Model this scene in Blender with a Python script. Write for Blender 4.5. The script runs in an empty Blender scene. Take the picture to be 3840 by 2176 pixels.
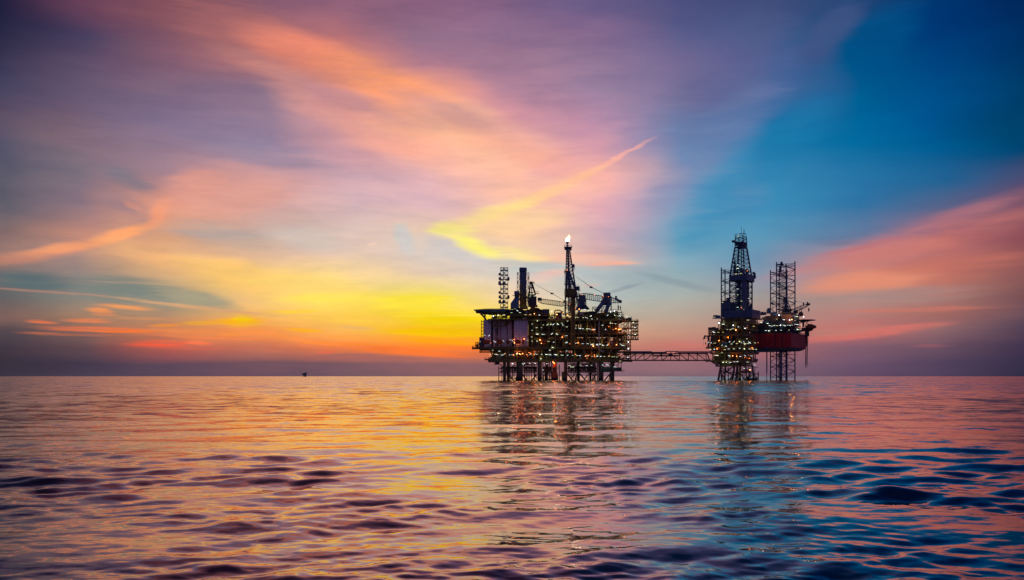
import bpy, math, random
import numpy as np
from mathutils import Vector, Matrix

S = bpy.context.scene
COL = S.collection
R = random.Random(7)

# ------------------------------------------------------------------ camera
CAM_Z = 2.9
F_PX = 3300.0                       # focal length in pixels of the 3840 px wide picture
HORIZON = 1411.5
cam_d = bpy.data.cameras.new('camera')
cam_d.sensor_width = 36.0
cam_d.lens = 36.0 * F_PX / 3840.0
cam_d.shift_y = (HORIZON - 1088.0) / 3840.0
cam_d.clip_start = 0.1
cam_d.clip_end = 120000.0
cam = bpy.data.objects.new('camera', cam_d)
cam.location = (0, 0, CAM_Z)
cam.rotation_euler = (math.pi / 2, 0, 0)
COL.objects.link(cam)
S.camera = cam

S.view_settings.view_transform = 'Standard'
S.view_settings.look = 'None'
S.view_settings.exposure = 0.0
S.view_settings.gamma = 1.0
S.view_settings.use_curve_mapping = False
S.render.engine = 'CYCLES'
cy = S.cycles
cy.use_denoising = True
cy.max_bounces = 5
cy.diffuse_bounces = 2
cy.glossy_bounces = 3
cy.transmission_bounces = 2
cy.use_adaptive_sampling = True
cy.adaptive_threshold = 0.01
cy.sample_clamp_indirect = 6.0
cy.use_light_tree = True


def lin(c):
    out = []
    for v in c:
        v = v / 255.0
        out.append(v / 12.92 if v <= 0.04045 else ((v + 0.055) / 1.055) ** 2.4)
    return tuple(out)


# ------------------------------------------------------------------ sky (world)
def px_dir(px, py):
    """direction (azimuth, elevation) of the sky seen at a picture position"""
    tx, tz = (px - 1920.0) / F_PX, (HORIZON - py) / F_PX
    return math.atan(tx), math.atan(tz * math.cos(math.atan(tx)))


world = bpy.data.worlds.new('World')
S.world = world
world.use_nodes = True
world.cycles.sampling_method = 'MANUAL'
world.cycles.sample_map_resolution = 512
NT = world.node_tree
NT.nodes.clear()


class NB:
    """small helper to write node graphs"""
    def __init__(s, nt):
        s.nt = nt

    def put(s, sock, v):
        if isinstance(v, bpy.types.NodeSocket):
            s.nt.links.new(v, sock)
        elif v is not None:
            sock.default_value = v

    def math(s, op, a, b=None, c=None, clamp=False):
        n = s.nt.nodes.new('ShaderNodeMath')
        n.operation = op
        n.use_clamp = clamp
        s.put(n.inputs[0], a)
        s.put(n.inputs[1], b)
        s.put(n.inputs[2], c)
        return n.outputs[0]

    def vec(s, op, a, b=None, scale=None):
        n = s.nt.nodes.new('ShaderNodeVectorMath')
        n.operation = op
        s.put(n.inputs[0], a)
        if b is not None:
            s.put(n.inputs[1], b)
        if scale is not None:
            s.put(n.inputs['Scale'], scale)
        return n.outputs['Value'] if op in ('LENGTH', 'DOT_PRODUCT') else n.outputs[0]

    def xyz(s, x, y, z):
        n = s.nt.nodes.new('ShaderNodeCombineXYZ')
        s.put(n.inputs[0], x)
        s.put(n.inputs[1], y)
        s.put(n.inputs[2], z)
        return n.outputs[0]

    def sep(s, v):
        n = s.nt.nodes.new('ShaderNodeSeparateXYZ')
        s.put(n.inputs[0], v)
        return n.outputs

    def ramp(s, f, stops, interp='LINEAR'):
        n = s.nt.nodes.new('ShaderNodeValToRGB')
        cr = n.color_ramp
        cr.interpolation = interp
        while len(cr.elements) > 1:
            cr.elements.remove(cr.elements[-1])
        cr.elements[0].position = stops[0][0]
        cr.elements[0].color = (*stops[0][1], 1)
        for p, c in stops[1:]:
            e = cr.elements.new(p)
            e.color = (*c, 1)
        s.put(n.inputs[0], f)
        return n.outputs[0]

    def maprange(s, v, a, b, c=0.0, d=1.0, kind='SMOOTHSTEP'):
        n = s.nt.nodes.new('ShaderNodeMapRange')
        n.interpolation_type = kind
        n.clamp = True
        for k, x in zip(('Value', 'From Min', 'From Max', 'To Min', 'To Max'), (v, a, b, c, d)):
            s.put(n.inputs[k], x)
        return n.outputs[0]

    def mix(s, f, a, b, mode='MIX'):
        n = s.nt.nodes.new('ShaderNodeMix')
        n.data_type = 'RGBA'
        n.blend_type = mode
        s.put(n.inputs['Factor'], f)
        s.put(n.inputs[6], a if isinstance(a, bpy.types.NodeSocket) else (*a, 1))
        s.put(n.inputs[7], b if isinstance(b, bpy.types.NodeSocket) else (*b, 1))
        return n.outputs[2]

    def noise(s, vec, scale=1.0, detail=3.0, rough=0.5, out='Fac'):
        n = s.nt.nodes.new('ShaderNodeTexNoise')
        s.put(n.inputs['Vector'], vec)
        n.inputs['Scale'].default_value = scale
        n.inputs['Detail'].default_value = detail
        n.inputs['Roughness'].default_value = rough
        return n.outputs[0 if out == 'Fac' else 1]

    def mapping(s, vec, loc=(0, 0, 0), rot=(0, 0, 0), scale=(1, 1, 1), kind='POINT'):
        n = s.nt.nodes.new('ShaderNodeMapping')
        n.vector_type = kind
        s.put(n.inputs['Vector'], vec)
        n.inputs['Location'].default_value = loc
        n.inputs['Rotation'].default_value = rot
        n.inputs['Scale'].default_value = scale
        return n.outputs[0]


W = NB(NT)
tc = NT.nodes.new('ShaderNodeTexCoord')
d = W.vec('NORMALIZE', tc.outputs['Generated'])
dx, dy, dz = W.sep(d)
az = W.math('ARCTAN2', dx, dy)
el = W.math('ARCSINE', dz)
azel = W.xyz(az, el, 0.0)

# soft warps: a broad one and a wispy one, long along the cloud bands
w1 = W.noise(W.mapping(azel, rot=(0, 0, 0.42), scale=(3.0, 10.0, 1)), 1.0, 3, 0.5, 'Color')
w2 = W.noise(W.mapping(azel, scale=(7.0, 42.0, 1)), 1.0, 4, 0.55, 'Color')
wa = W.vec('MULTIPLY', W.vec('SUBTRACT', w1, (0.5, 0.5, 0.5)), (0.12, 0.05, 0))
wb = W.vec('MULTIPLY', W.vec('SUBTRACT', w2, (0.5, 0.5, 0.5)), (0.035, 0.006, 0))
warp_base = W.vec('ADD', azel, wa)                       # for the broad colour field
# the warp fades towards the horizon so that the low bands stay level
lowf = W.maprange(el, 0.0, 0.16, 0.25, 1.0)
wa2 = W.vec('MULTIPLY', W.vec('SUBTRACT', w1, (0.5, 0.5, 0.5)), (0.022, 0.012, 0))
warp_str = W.vec('ADD', W.vec('ADD', azel, W.vec('SCALE', wa2, scale=lowf)), wb)
wb2 = W.vec('SCALE', wb, scale=W.maprange(el, 0.06, 0.2, 1.0, 0.25))
wl = W.sep(W.vec('ADD', azel, W.vec('ADD', W.vec('SCALE', wa, scale=lowf), wb2)))
az_w, el_w = wl[0], wl[1]

ROWS = [0, 110, 220, 330, 440, 550, 660, 770, 880, 960, 1040, 1120, 1180, 1240, 1300, 1360, 1412]
GRID = {
    0:    [(28,30,60),(38,38,66),(46,46,76),(52,58,90),(84,72,96),(78,78,102),(92,90,106),(100,96,108),(136,110,108),(150,116,110),(112,108,108),(100,100,102),(128,98,92),(84,72,78),(66,56,68),(54,48,60),(60,52,68)],
    320:  [(104,64,88),(72,64,96),(88,74,102),(98,84,110),(112,92,112),(130,106,118),(124,112,126),(140,116,128),(196,138,120),(164,132,126),(150,136,130),(134,134,126),(168,128,102),(128,98,92),(100,74,80),(72,60,78),(80,68,84)],
    640:  [(128,80,92),(134,88,102),(124,90,112),(130,106,130),(124,108,138),(140,118,140),(160,128,142),(224,152,128),(214,160,128),(246,184,124),(210,172,128),(150,148,130),(182,142,110),(220,130,84),(186,94,80),(90,70,88),(88,70,88)],
    960:  [(136,92,112),(172,110,112),(184,120,120),(142,114,136),(146,122,146),(150,132,160),(204,152,152),(222,166,156),(192,168,158),(230,186,150),(254,204,112),(236,190,124),(244,182,104),(248,150,76),(200,116,90),(118,84,94),(106,78,94)],
    1280: [(148,100,122),(180,112,114),(232,146,118),(222,146,134),(230,158,148),(214,158,164),(206,166,176),(218,180,184),(220,194,186),(234,200,178),(255,218,140),(254,220,100),(252,200,88),(248,178,88),(246,130,70),(122,88,98),(110,86,98)],
    1600: [(138,98,126),(148,112,138),(182,126,142),(255,166,128),(255,184,140),(250,180,162),(226,178,182),(226,184,190),(240,206,176),(214,202,196),(236,206,180),(255,230,92),(255,222,44),(255,190,26),(255,134,44),(140,96,100),(128,92,98)],
    1920: [(130,96,130),(140,108,140),(166,124,146),(188,136,154),(222,154,160),(255,190,158),(255,190,168),(252,198,168),(254,206,164),(230,206,178),(206,202,196),(238,206,170),(255,220,70),(255,196,30),(255,124,54),(146,100,102),(132,96,100)],
    2240: [(108,94,136),(136,106,142),(144,118,150),(160,132,162),(186,140,168),(202,148,168),(240,174,166),(232,174,184),(206,172,184),(220,174,168),(176,186,188),(178,188,184),(192,180,158),(202,160,130),(194,132,112),(150,110,120),(128,98,110)],
    2560: [(76,80,126),(88,92,138),(116,106,148),(122,118,156),(118,132,172),(106,134,176),(118,148,184),(128,156,188),(96,160,188),(128,168,188),(148,172,178),(172,178,172),(184,168,152),(196,148,128),(198,118,108),(152,108,116),(122,98,110)],
    2880: [(64,76,122),(66,88,134),(72,94,146),(64,102,154),(36,110,162),(22,120,168),(56,134,178),(60,140,184),(88,150,184),(110,148,176),(140,148,166),(160,150,146),(172,140,132),(182,130,120),(172,108,108),(130,96,112),(112,86,106)],
    3200: [(40,70,118),(12,76,122),(0,84,136),(0,94,146),(0,100,154),(4,108,160),(36,114,164),(48,116,164),(104,120,154),(190,130,130),(214,136,118),(178,140,132),(180,128,122),(192,110,108),(132,94,110),(108,82,106),(94,74,98)],
    3520: [(0,52,108),(0,56,118),(0,64,124),(0,76,136),(0,84,144),(0,92,146),(34,96,144),(90,100,136),(176,104,108),(188,112,106),(192,116,102),(162,116,110),(166,106,98),(148,106,108),(110,82,98),(84,66,92),(76,62,86)],
    3840: [(2,38,92),(0,44,96),(0,50,100),(0,60,106),(0,66,108),(0,68,112),(80,74,110),(130,84,100),(140,78,88),(136,80,84),(128,82,86),(116,76,82),(96,74,88),(84,66,84),(66,52,76),(54,48,72),(48,44,66)],
}
# how each column goes on above the frame (35, 60, 90 degrees up)
TOPS = {
    0: [(26, 20, 42)], 320: [(38, 26, 48)], 640: [(50, 32, 54)], 960: [(58, 38, 60)], 1280: [(64, 44, 66)],
    1600: [(66, 46, 72)], 1920: [(58, 44, 74)], 2240: [(42, 42, 76)], 2560: [(26, 42, 80)], 2880: [(12, 42, 82)],
    3200: [(2, 38, 80)], 3520: [(0, 32, 76)], 3840: [(0, 24, 66)]}
ZENITH = (20, 24, 54)
EL_MAX = math.pi / 2


def column_ramp(el_sock, px):
    stops = []
    f = lambda e: (e / EL_MAX) ** 0.5           # more room for the low sky
    zen = lin(ZENITH)
    for py, c in zip(ROWS, GRID[px]):
        stops.append((f(max(0.0, px_dir(px, py)[1])), lin(c)))
    top_el = px_dir(px, 0)[1]
    c1 = lin(TOPS[px][0])
    stops.append((f(top_el + math.radians(11)), c1))
    stops.append((f(math.radians(58)), tuple((a + b) / 2 for a, b in zip(c1, zen))))
    stops.append((1.0, zen))
    stops.sort(key=lambda s: s[0])
    return W.ramp(el_sock, stops)


el_pos = W.math('MAXIMUM', el_w, 0.0)
el_f = W.math('POWER', W.math('DIVIDE', el_pos, EL_MAX), 0.5)
PXS = sorted(GRID)
azs = [px_dir(p, HORIZON)[0] for p in PXS]
col = column_ramp(el_f, PXS[0])
for i in range(1, len(PXS)):
    col = W.mix(W.maprange(az_w, azs[i - 1], azs[i], kind='LINEAR'), col, column_ramp(el_f, PXS[i]))
# outside the frame: the dim violet-blue of the eastern dusk sky
east = W.ramp(el_f, [(0.0, lin((86, 72, 104))), (0.25, lin((120, 96, 140))), (0.42, lin((100, 90, 140))), (0.7, lin((38, 44, 84))), (1.0, lin(ZENITH))])
away = W.maprange(W.math('ABSOLUTE', az), math.radians(30), math.radians(85))
col = W.mix(away, col, east)


# feathering noises, each combed along one family of cloud streaks
FEATHER = {}
for key, rot, sc in (('down', 0.42, (5, 34, 1)), ('flat', 0.03, (6, 120, 1)), ('up', -0.38, (5, 40, 1)), ('fine', 0.02, (20, 420, 1))):
    FEATHER[key] = W.maprange(W.noise(W.mapping(warp_str, loc=(rot * 7, 3, 0), rot=(0, 0, rot), scale=sc), 1.0, 6, 0.62), 0.3, 0.7, 0.25, 1.6, kind='LINEAR')


def stroke(col, pts, w, rgb, a, hard=0.0):
    """a soft brush of cloud between two picture positions (w = half width in picture px)"""
    (x0, y0), (x1, y1) = pts
    a0, e0 = px_dir(x0, y0)
    a1, e1 = px_dir(x1, y1)
    L = math.hypot(a1 - a0, e1 - e0) / 2
    wr = w / F_PX
    m = W.mapping(warp_str, ((a0 + a1) / 2, (e0 + e1) / 2, 0), (0, 0, math.atan2(e1 - e0, a1 - a0)), (L * 1.35, wr * 1.7, 1), 'TEXTURE')
    g = NT.nodes.new('ShaderNodeTexGradient')
    g.gradient_type = 'SPHERICAL'
    W.put(g.inputs[0], m)
    ang = math.atan2(e1 - e0, abs(a1 - a0)) * (1 if a1 >= a0 else -1)
    ang = math.atan2((e1 - e0) * (1 if a1 >= a0 else -1), abs(a1 - a0))
    fam = 'flat' if abs(ang) < 0.16 else ('up' if ang > 0 else 'down')
    if fam == 'flat' and w < 13: fam = 'fine'
    f = W.maprange(W.math('MULTIPLY', g.outputs['Fac'], FEATHER[fam]), 0.0, 0.75 - 0.6 * hard, 0.0, a)
    return W.mix(f, col, lin(rgb))


STROKES = [
    # broad diagonal orange band, upper left to centre
    ([(560, 20), (1120, 130)], 60, (176, 108, 106), .55, 0),
    ([(900, 110), (1420, 290)], 58, (238, 138, 112), .8, 0),
    ([(1200, 210), (1780, 460)], 62, (255, 160, 112), .95, 0),
    ([(1500, 380), (2080, 590)], 70, (255, 190, 152), .8, 0),
    ([(1640, 150), (2200, 420)], 60, (150, 116, 146), .45, 0),
    ([(1000, 330), (1500, 640)], 60, (176, 140, 160), .35, 0),
    ([(1250, 480), (1700, 600)], 36, (250, 170, 146), .5, 0),
    ([(760, 540), (1300, 620)], 40, (150, 136, 160), .5, 0),
    ([(380, 640), (560, 700)], 26, (122, 120, 136), .6, 0),
    ([(1640, 590), (2260, 720)], 80, (255, 192, 166), .65, 0),
    ([(1800, 480), (2240, 660)], 60, (238, 168, 164), .45, 0),
    # violet fan against the blue on the right
    ([(2960, 40), (2500, 500)], 120, (86, 92, 140), .45, 0),
    ([(3250, 0), (2990, 262)], 50, (66, 84, 132), .75, .15),
    ([(3440, 20), (3170, 280)], 66, (0, 80, 136), .6, .2),
    ([(3120, 340), (2800, 640)], 80, (6, 108, 162), .5, 0),
    ([(2800, 560), (2560, 880)], 60, (62, 148, 190), .6, 0),
    ([(2960, 250), (2420, 800)], 74, (112, 128, 174), .5, 0),
    ([(3080, 400), (2560, 900)], 90, (38, 130, 178), .45, 0),
    # the bright wedge beside the flare
    ([(2330, 480), (1960, 700)], 40, (226, 164, 172), .45, 0),
    ([(2440, 528), (2060, 728)], 8, (252, 178, 160), .7, .1),
    ([(2240, 640), (1800, 838)], 17, (255, 200, 150), .8, .2),
    ([(2120, 800), (1700, 870)], 40, (255, 208, 160), .5, 0),
    ([(1610, 862), (1800, 866)], 26, (255, 242, 132), .85, 0),
    ([(2040, 740), (1640, 856)], 26, (255, 226, 140), .7, 0),
    ([(2140, 800), (1700, 900)], 40, (255, 214, 160), .5, 0),
    ([(1590, 905), (1860, 1000)], 34, (206, 200, 200), .8, .1),
    ([(1820, 985), (2240, 1040)], 30, (182, 192, 194), .7, .1),
    ([(1705, 902), (1880, 958)], 25, (255, 244, 124), .95, .15),
    ([(1820, 940), (2060, 970)], 20, (255, 230, 146), .8, .1),
    ([(1960, 960), (2380, 986)], 20, (248, 190, 164), .6, 0),
    ([(2200, 997), (2400, 990)], 5, (246, 176, 152), .8, .3),
    ([(1960, 1050), (2140, 1022)], 17, (250, 190, 170), .6, 0),
    ([(2180, 1076), (2260, 1070)], 6, (220, 178, 170), .6, 0),
    ([(2250, 1108), (2410, 1066)], 6, (142, 152, 162), .6, .2),
    ([(2380, 1024), (2720, 1096)], 12, (136, 152, 160), .55, 0),
    ([(1370, 925), (1410, 922)], 6, (250, 210, 190), .7, .1),
    ([(1480, 840), (1540, 960)], 30, (196, 204, 206), .6, 0),
    # left: hook-shaped cloud
    ([(-80, 992), (330, 936)], 18, (228, 146, 112), .55, 0),
    ([(100, 958), (420, 900)], 17, (244, 158, 110), .75, 0),
    ([(330, 912), (610, 842)], 17, (255, 166, 108), .85, .05),
    ([(560, 862), (640, 740)], 22, (244, 156, 116), .75, 0),
    ([(600, 740), (900, 640)], 44, (234, 158, 138), .7, 0),
    ([(600, 760), (1150, 690)], 60, (230, 162, 146), .6, 0),
    ([(400, 742), (580, 830)], 30, (140, 120, 134), .55, 0),
    ([(470, 755), (560, 800)], 10, (210, 142, 124), .6, .1),
    ([(620, 850), (1000, 900)], 30, (176, 164, 160), .65, 0),
    ([(1000, 870), (1330, 940)], 36, (208, 194, 186), .6, 0),
    ([(380, 905), (760, 1010)], 28, (244, 182, 126), .6, 0),
    ([(650, 985), (1100, 1080)], 44, (255, 202, 110), .8, .1),
    ([(900, 1030), (1360, 1100)], 40, (255, 216, 116), .6, 0),
    # teal gap and low streaks at left
    ([(-60, 1042), (300, 1066)], 24, (90, 110, 114), .85, .08),
    ([(240, 1062), (700, 1100)], 34, (118, 130, 124), .85, .2),
    ([(600, 1090), (900, 1150)], 22, (160, 154, 130), .85, .2),
    ([(-80, 1078), (420, 1112)], 4, (186, 136, 118), .55, .2),
    ([(380, 1112), (1050, 1182)], 5, (226, 168, 120), .7, .2),
    ([(310, 1160), (425, 1169)], 7, (250, 150, 84), .95, .08),
    ([(350, 1146), (590, 1161)], 7, (250, 158, 90), .95, .08),
    ([(330, 1176), (440, 1178)], 5, (230, 140, 90), .7, .08),
    ([(80, 1200), (210, 1208)], 6, (245, 122, 74), .95, .08),
    ([(225, 1198), (420, 1200)], 7, (245, 132, 80), .95, .08),
    ([(130, 1226), (560, 1236)], 9, (244, 120, 70), .9, .08),
    ([(350, 1238), (620, 1243)], 6, (255, 120, 40), .9, .08),
    ([(400, 1262), (720, 1272)], 6, (150, 100, 86), .6, .1),
    ([(480, 1292), (720, 1290)], 9, (250, 92, 60), .9, .2),
    ([(700, 1284), (800, 1290)], 8, (252, 120, 76), .8, .1),
    ([(690, 1210), (1010, 1200)], 10, (255, 176, 20), .9, .08),
    ([(830, 1198), (980, 1205)], 22, (255, 184, 8), .95, .08),
    ([(870, 1192), (950, 1200)], 12, (255, 208, 20), .9, .2),
    ([(560, 1217), (690, 1218)], 6, (255, 150, 60), .9, .08),
    ([(820, 1250), (940, 1258)], 6, (255, 150, 60), .7, .2),
    ([(1060, 1236), (1210, 1240)], 7, (255, 176, 40), .9, .08),
    ([(1000, 1168), (1220, 1162)], 7, (255, 206, 60), .8, .08),
    ([(940, 1245), (1300, 1300)], 9, (255, 146, 70), .7, .2),
    ([(760, 1300), (1200, 1318)], 8, (196, 110, 86), .6, .1),
    ([(1180, 1322), (1260, 1320)], 4, (236, 104, 74), .7, .2),
    ([(60, 1246), (420, 1256)], 5, (214, 116, 78), .7, 0),
    ([(420, 1188), (760, 1196)], 5, (226, 150, 96), .6, 0),
    ([(520, 1232), (900, 1240)], 6, (240, 140, 76), .6, 0),
    ([(640, 1262), (1080, 1276)], 6, (248, 132, 70), .6, 0),
    ([(540, 1304), (860, 1310)], 6, (206, 100, 80), .6, 0),
    ([(880, 1216), (1240, 1222)], 5, (250, 186, 90), .5, 0),
    ([(1100, 1284), (1500, 1298)], 6, (255, 140, 50), .6, 0),
    # the glow
    ([(1080, 1120), (1500, 1110)], 20, (255, 224, 88), .7, .05),
    ([(1400, 1140), (1720, 1120)], 24, (255, 230, 62), .8, .05),
    ([(1180, 1190), (1620, 1200)], 16, (255, 202, 80), .6, .05),
    ([(1480, 1190), (1860, 1210)], 22, (255, 218, 14), .9, .1),
    ([(1500, 1186), (1860, 1178)], 3, (255, 244, 110), .3, .1),
    ([(1400, 1238), (1840, 1256)], 12, (255, 202, 6), .85, .2),
    ([(1200, 1264), (1420, 1270)], 9, (248, 158, 70), .7, .1),
    ([(1280, 1222), (1420, 1232)], 7, (232, 176, 110), .7, .1),
    ([(1500, 1272), (1800, 1290)], 9, (255, 164, 20), .8, .2),
    ([(1300, 1306), (1760, 1336)], 12, (255, 120, 48), .8, .1),
    ([(1100, 1330), (1700, 1350)], 10, (160, 100, 98), .7, .1),
    # right: pink fan
    ([(2900, 1035), (3900, 700)], 26, (206, 124, 124), .45, 0),
    ([(3020, 1010), (3900, 800)], 34, (214, 124, 112), .65, 0),
    ([(2950, 1090), (3500, 1020)], 30, (232, 146, 116), .8, .1),
    ([(3300, 1010), (3900, 960)], 24, (196, 112, 98), .6, 0),
    ([(3060, 960), (3500, 860)], 8, (188, 112, 116), .5, .1),
    ([(3000, 1118), (3700, 1090)], 22, (164, 138, 134), .6, 0),
    ([(3120, 1172), (3760, 1150)], 8, (206, 118, 102), .55, 0),
    ([(2940, 1290), (3560, 1216)], 13, (218, 116, 106), .7, .1),
    ([(3000, 1258), (3300, 1230)], 14, (190, 130, 116), .5, 0),
    ([(3380, 1298), (3560, 1300)], 5, (160, 92, 104), .6, .1),
    ([(2440, 1290), (2660, 1296)], 14, (206, 120, 110), .5, 0),
    ([(2960, 900), (3300, 900)], 14, (86, 116, 152), .25, 0),
    ([(3060, 912), (3230, 905)], 7, (120, 108, 134), .35, 0),
]
rs = random.Random(12)
for i in range(9):                      # the fan of fine filaments from the upper left to the centre
    t = i / 8
    x0, y0 = 800 + 800 * t + rs.uniform(-60, 60), 90 + 260 * t + rs.uniform(-60, 160)
    L = rs.uniform(380, 700)
    k = rs.uniform(0.32, 0.52)
    pale = rs.random() < .6
    STROKES.append(([(x0, y0), (x0 + L, y0 + L * k)], rs.uniform(24, 44), (255, 172, 140) if pale else (160, 124, 150), rs.uniform(.22, .36), 0))
for pts_, w_, rgb_, a_, h_ in STROKES:
    if pts_[0][0] < 1000 and 1140 < pts_[0][1] < 1310:      # the small low streaks melt into the dusk
        w_, a_, h_ = w_ * 0.95, a_ * 0.8, 0
    col = stroke(col, pts_, w_, rgb_, a_, h_)

# fine fibres in the cirrus, tilted along the bands
fib = W.noise(W.mapping(warp_base, rot=(0, 0, 0.45), scale=(6, 30, 1)), 1.0, 7, 0.66)
fib2 = W.noise(W.mapping(warp_str, rot=(0, 0, -0.3), scale=(9, 40, 1)), 1.0, 6, 0.6)
fib3 = W.noise(W.mapping(warp_str, rot=(0, 0, 0.02), scale=(7, 90, 1)), 1.0, 4, 0.55)
fsum = W.math('ADD', W.math('MULTIPLY', W.math('SUBTRACT', fib, 0.5), 0.60), W.math('MULTIPLY', W.math('SUBTRACT', fib2, 0.5), 0.30))
fsum = W.math('ADD', fsum, W.math('MULTIPLY', W.math('SUBTRACT', fib3, 0.5), 0.10))
blue_side = W.maprange(az, math.radians(6), math.radians(11), 1.0, 0.45)
fsum = W.math('MULTIPLY', fsum, blue_side)
gain = W.math('ADD', 1.0, fsum)
gr = W.math('ADD', 1.0, W.math('MULTIPLY', fsum, 1.25))
gb = W.math('ADD', 1.0, W.math('MULTIPLY', fsum, 0.55))
col = W.vec('MULTIPLY', col, W.xyz(gr, gain, gb))

bg = NT.nodes.new('ShaderNodeBackground')
bg.inputs['Strength'].default_value = 1.0
NT.links.new(col, bg.inputs[0])
wo = NT.nodes.new('ShaderNodeOutputWorld')
NT.links.new(bg.outputs[0], wo.inputs[0])

# ------------------------------------------------------------------ object helpers
def tag(o, label=None, cat=None, group=None, kind=None):
    if label: o['label'] = label
    if cat: o['category'] = cat
    if group: o['group'] = group
    if kind: o['kind'] = kind
    return o


# ------------------------------------------------------------------ sea
def make_sea():
    rng = np.random.default_rng(5)
    # rings: even steps of apparent height near the viewer, then ever longer steps to the horizon
    q = np.arange(2400.0 / 3.0, 2400.0 / 420.0, -0.62)
    rings = 2400.0 / np.concatenate([[2400 / 1.2, 2400 / 2.0], q])
    far = np.geomspace(430, 60000, 60)
    rings = np.concatenate([[0.05], rings, far])
    front = np.radians(np.linspace(-44, 44, 900))
    back = np.radians(np.linspace(44, 316, 90))[1:-1]
    ang = np.concatenate([front, back])
    nr, na = len(rings), len(ang)
    rr, aa = np.meshgrid(rings, ang, indexing='ij')
    x = (rr * np.sin(aa)).ravel()
    y = (rr * np.cos(aa)).ravel()
    r = rr.ravel()
    step = np.maximum(np.gradient(rings)[:, None].repeat(na, 1).ravel(), r * 0.0017)
    z = np.zeros_like(x)
    n = 96
    lam = np.geomspace(0.24, 15.0, n) * rng.uniform(0.9, 1.1, n)
    # swell rolls towards the viewer, slightly from the right; spread grows for short waves
    th = np.radians(-90 + 10 + rng.normal(0, 1, n) * np.interp(lam, [0.4, 3, 17], [48, 32, 16]))
    # patches of calmer and livelier water
    patch = np.zeros_like(x)
    for k in range(26):
        L = rng.uniform(4, 42)
        t = rng.uniform(0, 2 * np.pi)
        patch += np.sin(2 * np.pi / L * (x * np.cos(t) * 0.8 + y * np.sin(t)) + rng.uniform(0, 6.28))
    patch = 1.0 + 0.21 * patch
    patch = np.clip(patch, 0.35, 1.9)
    for i in range(n):
        slope = SLOPE * np.interp(lam[i], [0.24, 0.6, 1.4, 3, 8, 15], [0.8, 1.2, 1.25, 0.8, 0.35, 0.2])
        k = 2 * np.pi / lam[i]
        amp = slope / k
        fade = np.clip((lam[i] / step - 2.5) / 4.0, 0, 1)
        ph = k * (x * np.cos(th[i]) + y * np.sin(th[i])) + rng.uniform(0, 6.28)
        wv = np.sin(ph) - 0.22 * np.cos(2 * ph)
        z += amp * wv * fade * (patch if lam[i] < 6 else 1.0)
    co = np.stack([x, y, z], 1).astype(np.float32)
    # a step of the ring mesh: quads, wrapped round
    i0 = np.arange(nr - 1)[:, None] * na
    j = np.arange(na)[None, :]
    j2 = (j + 1) % na
    quads = np.stack([i0 + j, i0 + na + j, i0 + na + j2, i0 + j2], -1).reshape(-1, 4)
    quads = quads[:, ::-1]
    me = bpy.data.meshes.new('sea')
    me.vertices.add(len(co))
    me.vertices.foreach_set('co', co.ravel())
    me.loops.add(quads.size)
    me.loops.foreach_set('vertex_index', quads.ravel().astype(np.int32))
    me.polygons.add(len(quads))
    me.polygons.foreach_set('loop_start', (np.arange(len(quads)) * 4).astype(np.int32))
    me.polygons.foreach_set('loop_total', np.full(len(quads), 4, np.int32))
    me.polygons.foreach_set('use_smooth', np.ones(len(quads), bool))
    me.update(calc_edges=True)
    o = bpy.data.objects.new('sea', me)
    COL.objects.link(o)
    return o


SLOPE = 0.0140
sea = make_sea()
tag(sea, 'calm rippled sea reflecting the sunset sky out to the horizon', kind='structure')


def sea_material():
    m = bpy.data.materials.new('sea_water')
    m.use_nodes = True
    nt = m.node_tree
    nt.nodes.clear()
    b = NB(nt)
    geo = nt.nodes.new('ShaderNodeNewGeometry')
    P = geo.outputs['Position']
    dist = b.vec('LENGTH', P)

    def slopes(sx, sy, det, amp, off, rough=0.5):
        c = b.noise(b.mapping(P, loc=off, rot=(0, 0, 0.10), scale=(sx, sy, 1)), 1.0, det, rough, 'Color')
        return b.vec('SCALE', b.vec('SUBTRACT', c, (0.5, 0.5, 0.5)), scale=amp)
    fine = slopes(3.2, 9.0, 3, 0.09, (0, 0, 0))                    # capillary ripples everywhere
    mid = slopes(0.42, 0.55, 4, 0.24, (31, 7, 0))                   # wavelets where the mesh is too coarse
    big = slopes(0.14, 0.06, 4, 0.30, (5, 91, 0), 0.6)
    fm = b.maprange(dist, 28, 80)
    rip = slopes(1.3, 4.0, 5, 0.17, (17, 3, 0), 0.66)                # sharp little wavelets on the backs of the larger ones
    fb = b.maprange(dist, 60, 170)
    ff = b.maprange(dist, 6, 60, 1.0, 0.8)
    s = b.vec('ADD', b.vec('ADD', rip, b.vec('SCALE', fine, scale=ff)), b.vec('ADD', b.vec('SCALE', mid, scale=fm), b.vec('SCALE', big, scale=fb)))
    sx, sy, _ = b.sep(s)
    # wave faces turned to the viewer hide the backs behind them: lean the mean visible normal that way
    inc = geo.outputs['Incoming']
    ix, iy, iz = b.sep(inc)
    lean = b.maprange(dist, 25, 260, 0.0, 0.065)
    vx = b.math('ADD', sx, b.math('MULTIPLY', ix, lean))
    vy = b.math('ADD', sy, b.math('MULTIPLY', iy, lean))
    nrm = b.vec('NORMALIZE', b.vec('ADD', geo.outputs['Normal'], b.xyz(vx, vy, 0.0)))
    gl = nt.nodes.new('ShaderNodeBsdfGlossy')
    gl.inputs['Roughness'].default_value = 0.0
    nt.links.new(nrm, gl.inputs['Normal'])
    fr = nt.nodes.new('ShaderNodeFresnel')
    fr.inputs['IOR'].default_value = 1.7
    nt.links.new(nrm, fr.inputs['Normal'])
    c = b.mix(b.maprange(fr.outputs[0], 0.0, 0.75, kind='LINEAR'), (0.09, 0.12, 0.17), (0.96, 0.74, 0.68))
    nt.links.new(c, gl.inputs['Color'])
    out = nt.nodes.new('ShaderNodeOutputMaterial')
    nt.links.new(gl.outputs[0], out.inputs[0])
    return m


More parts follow.
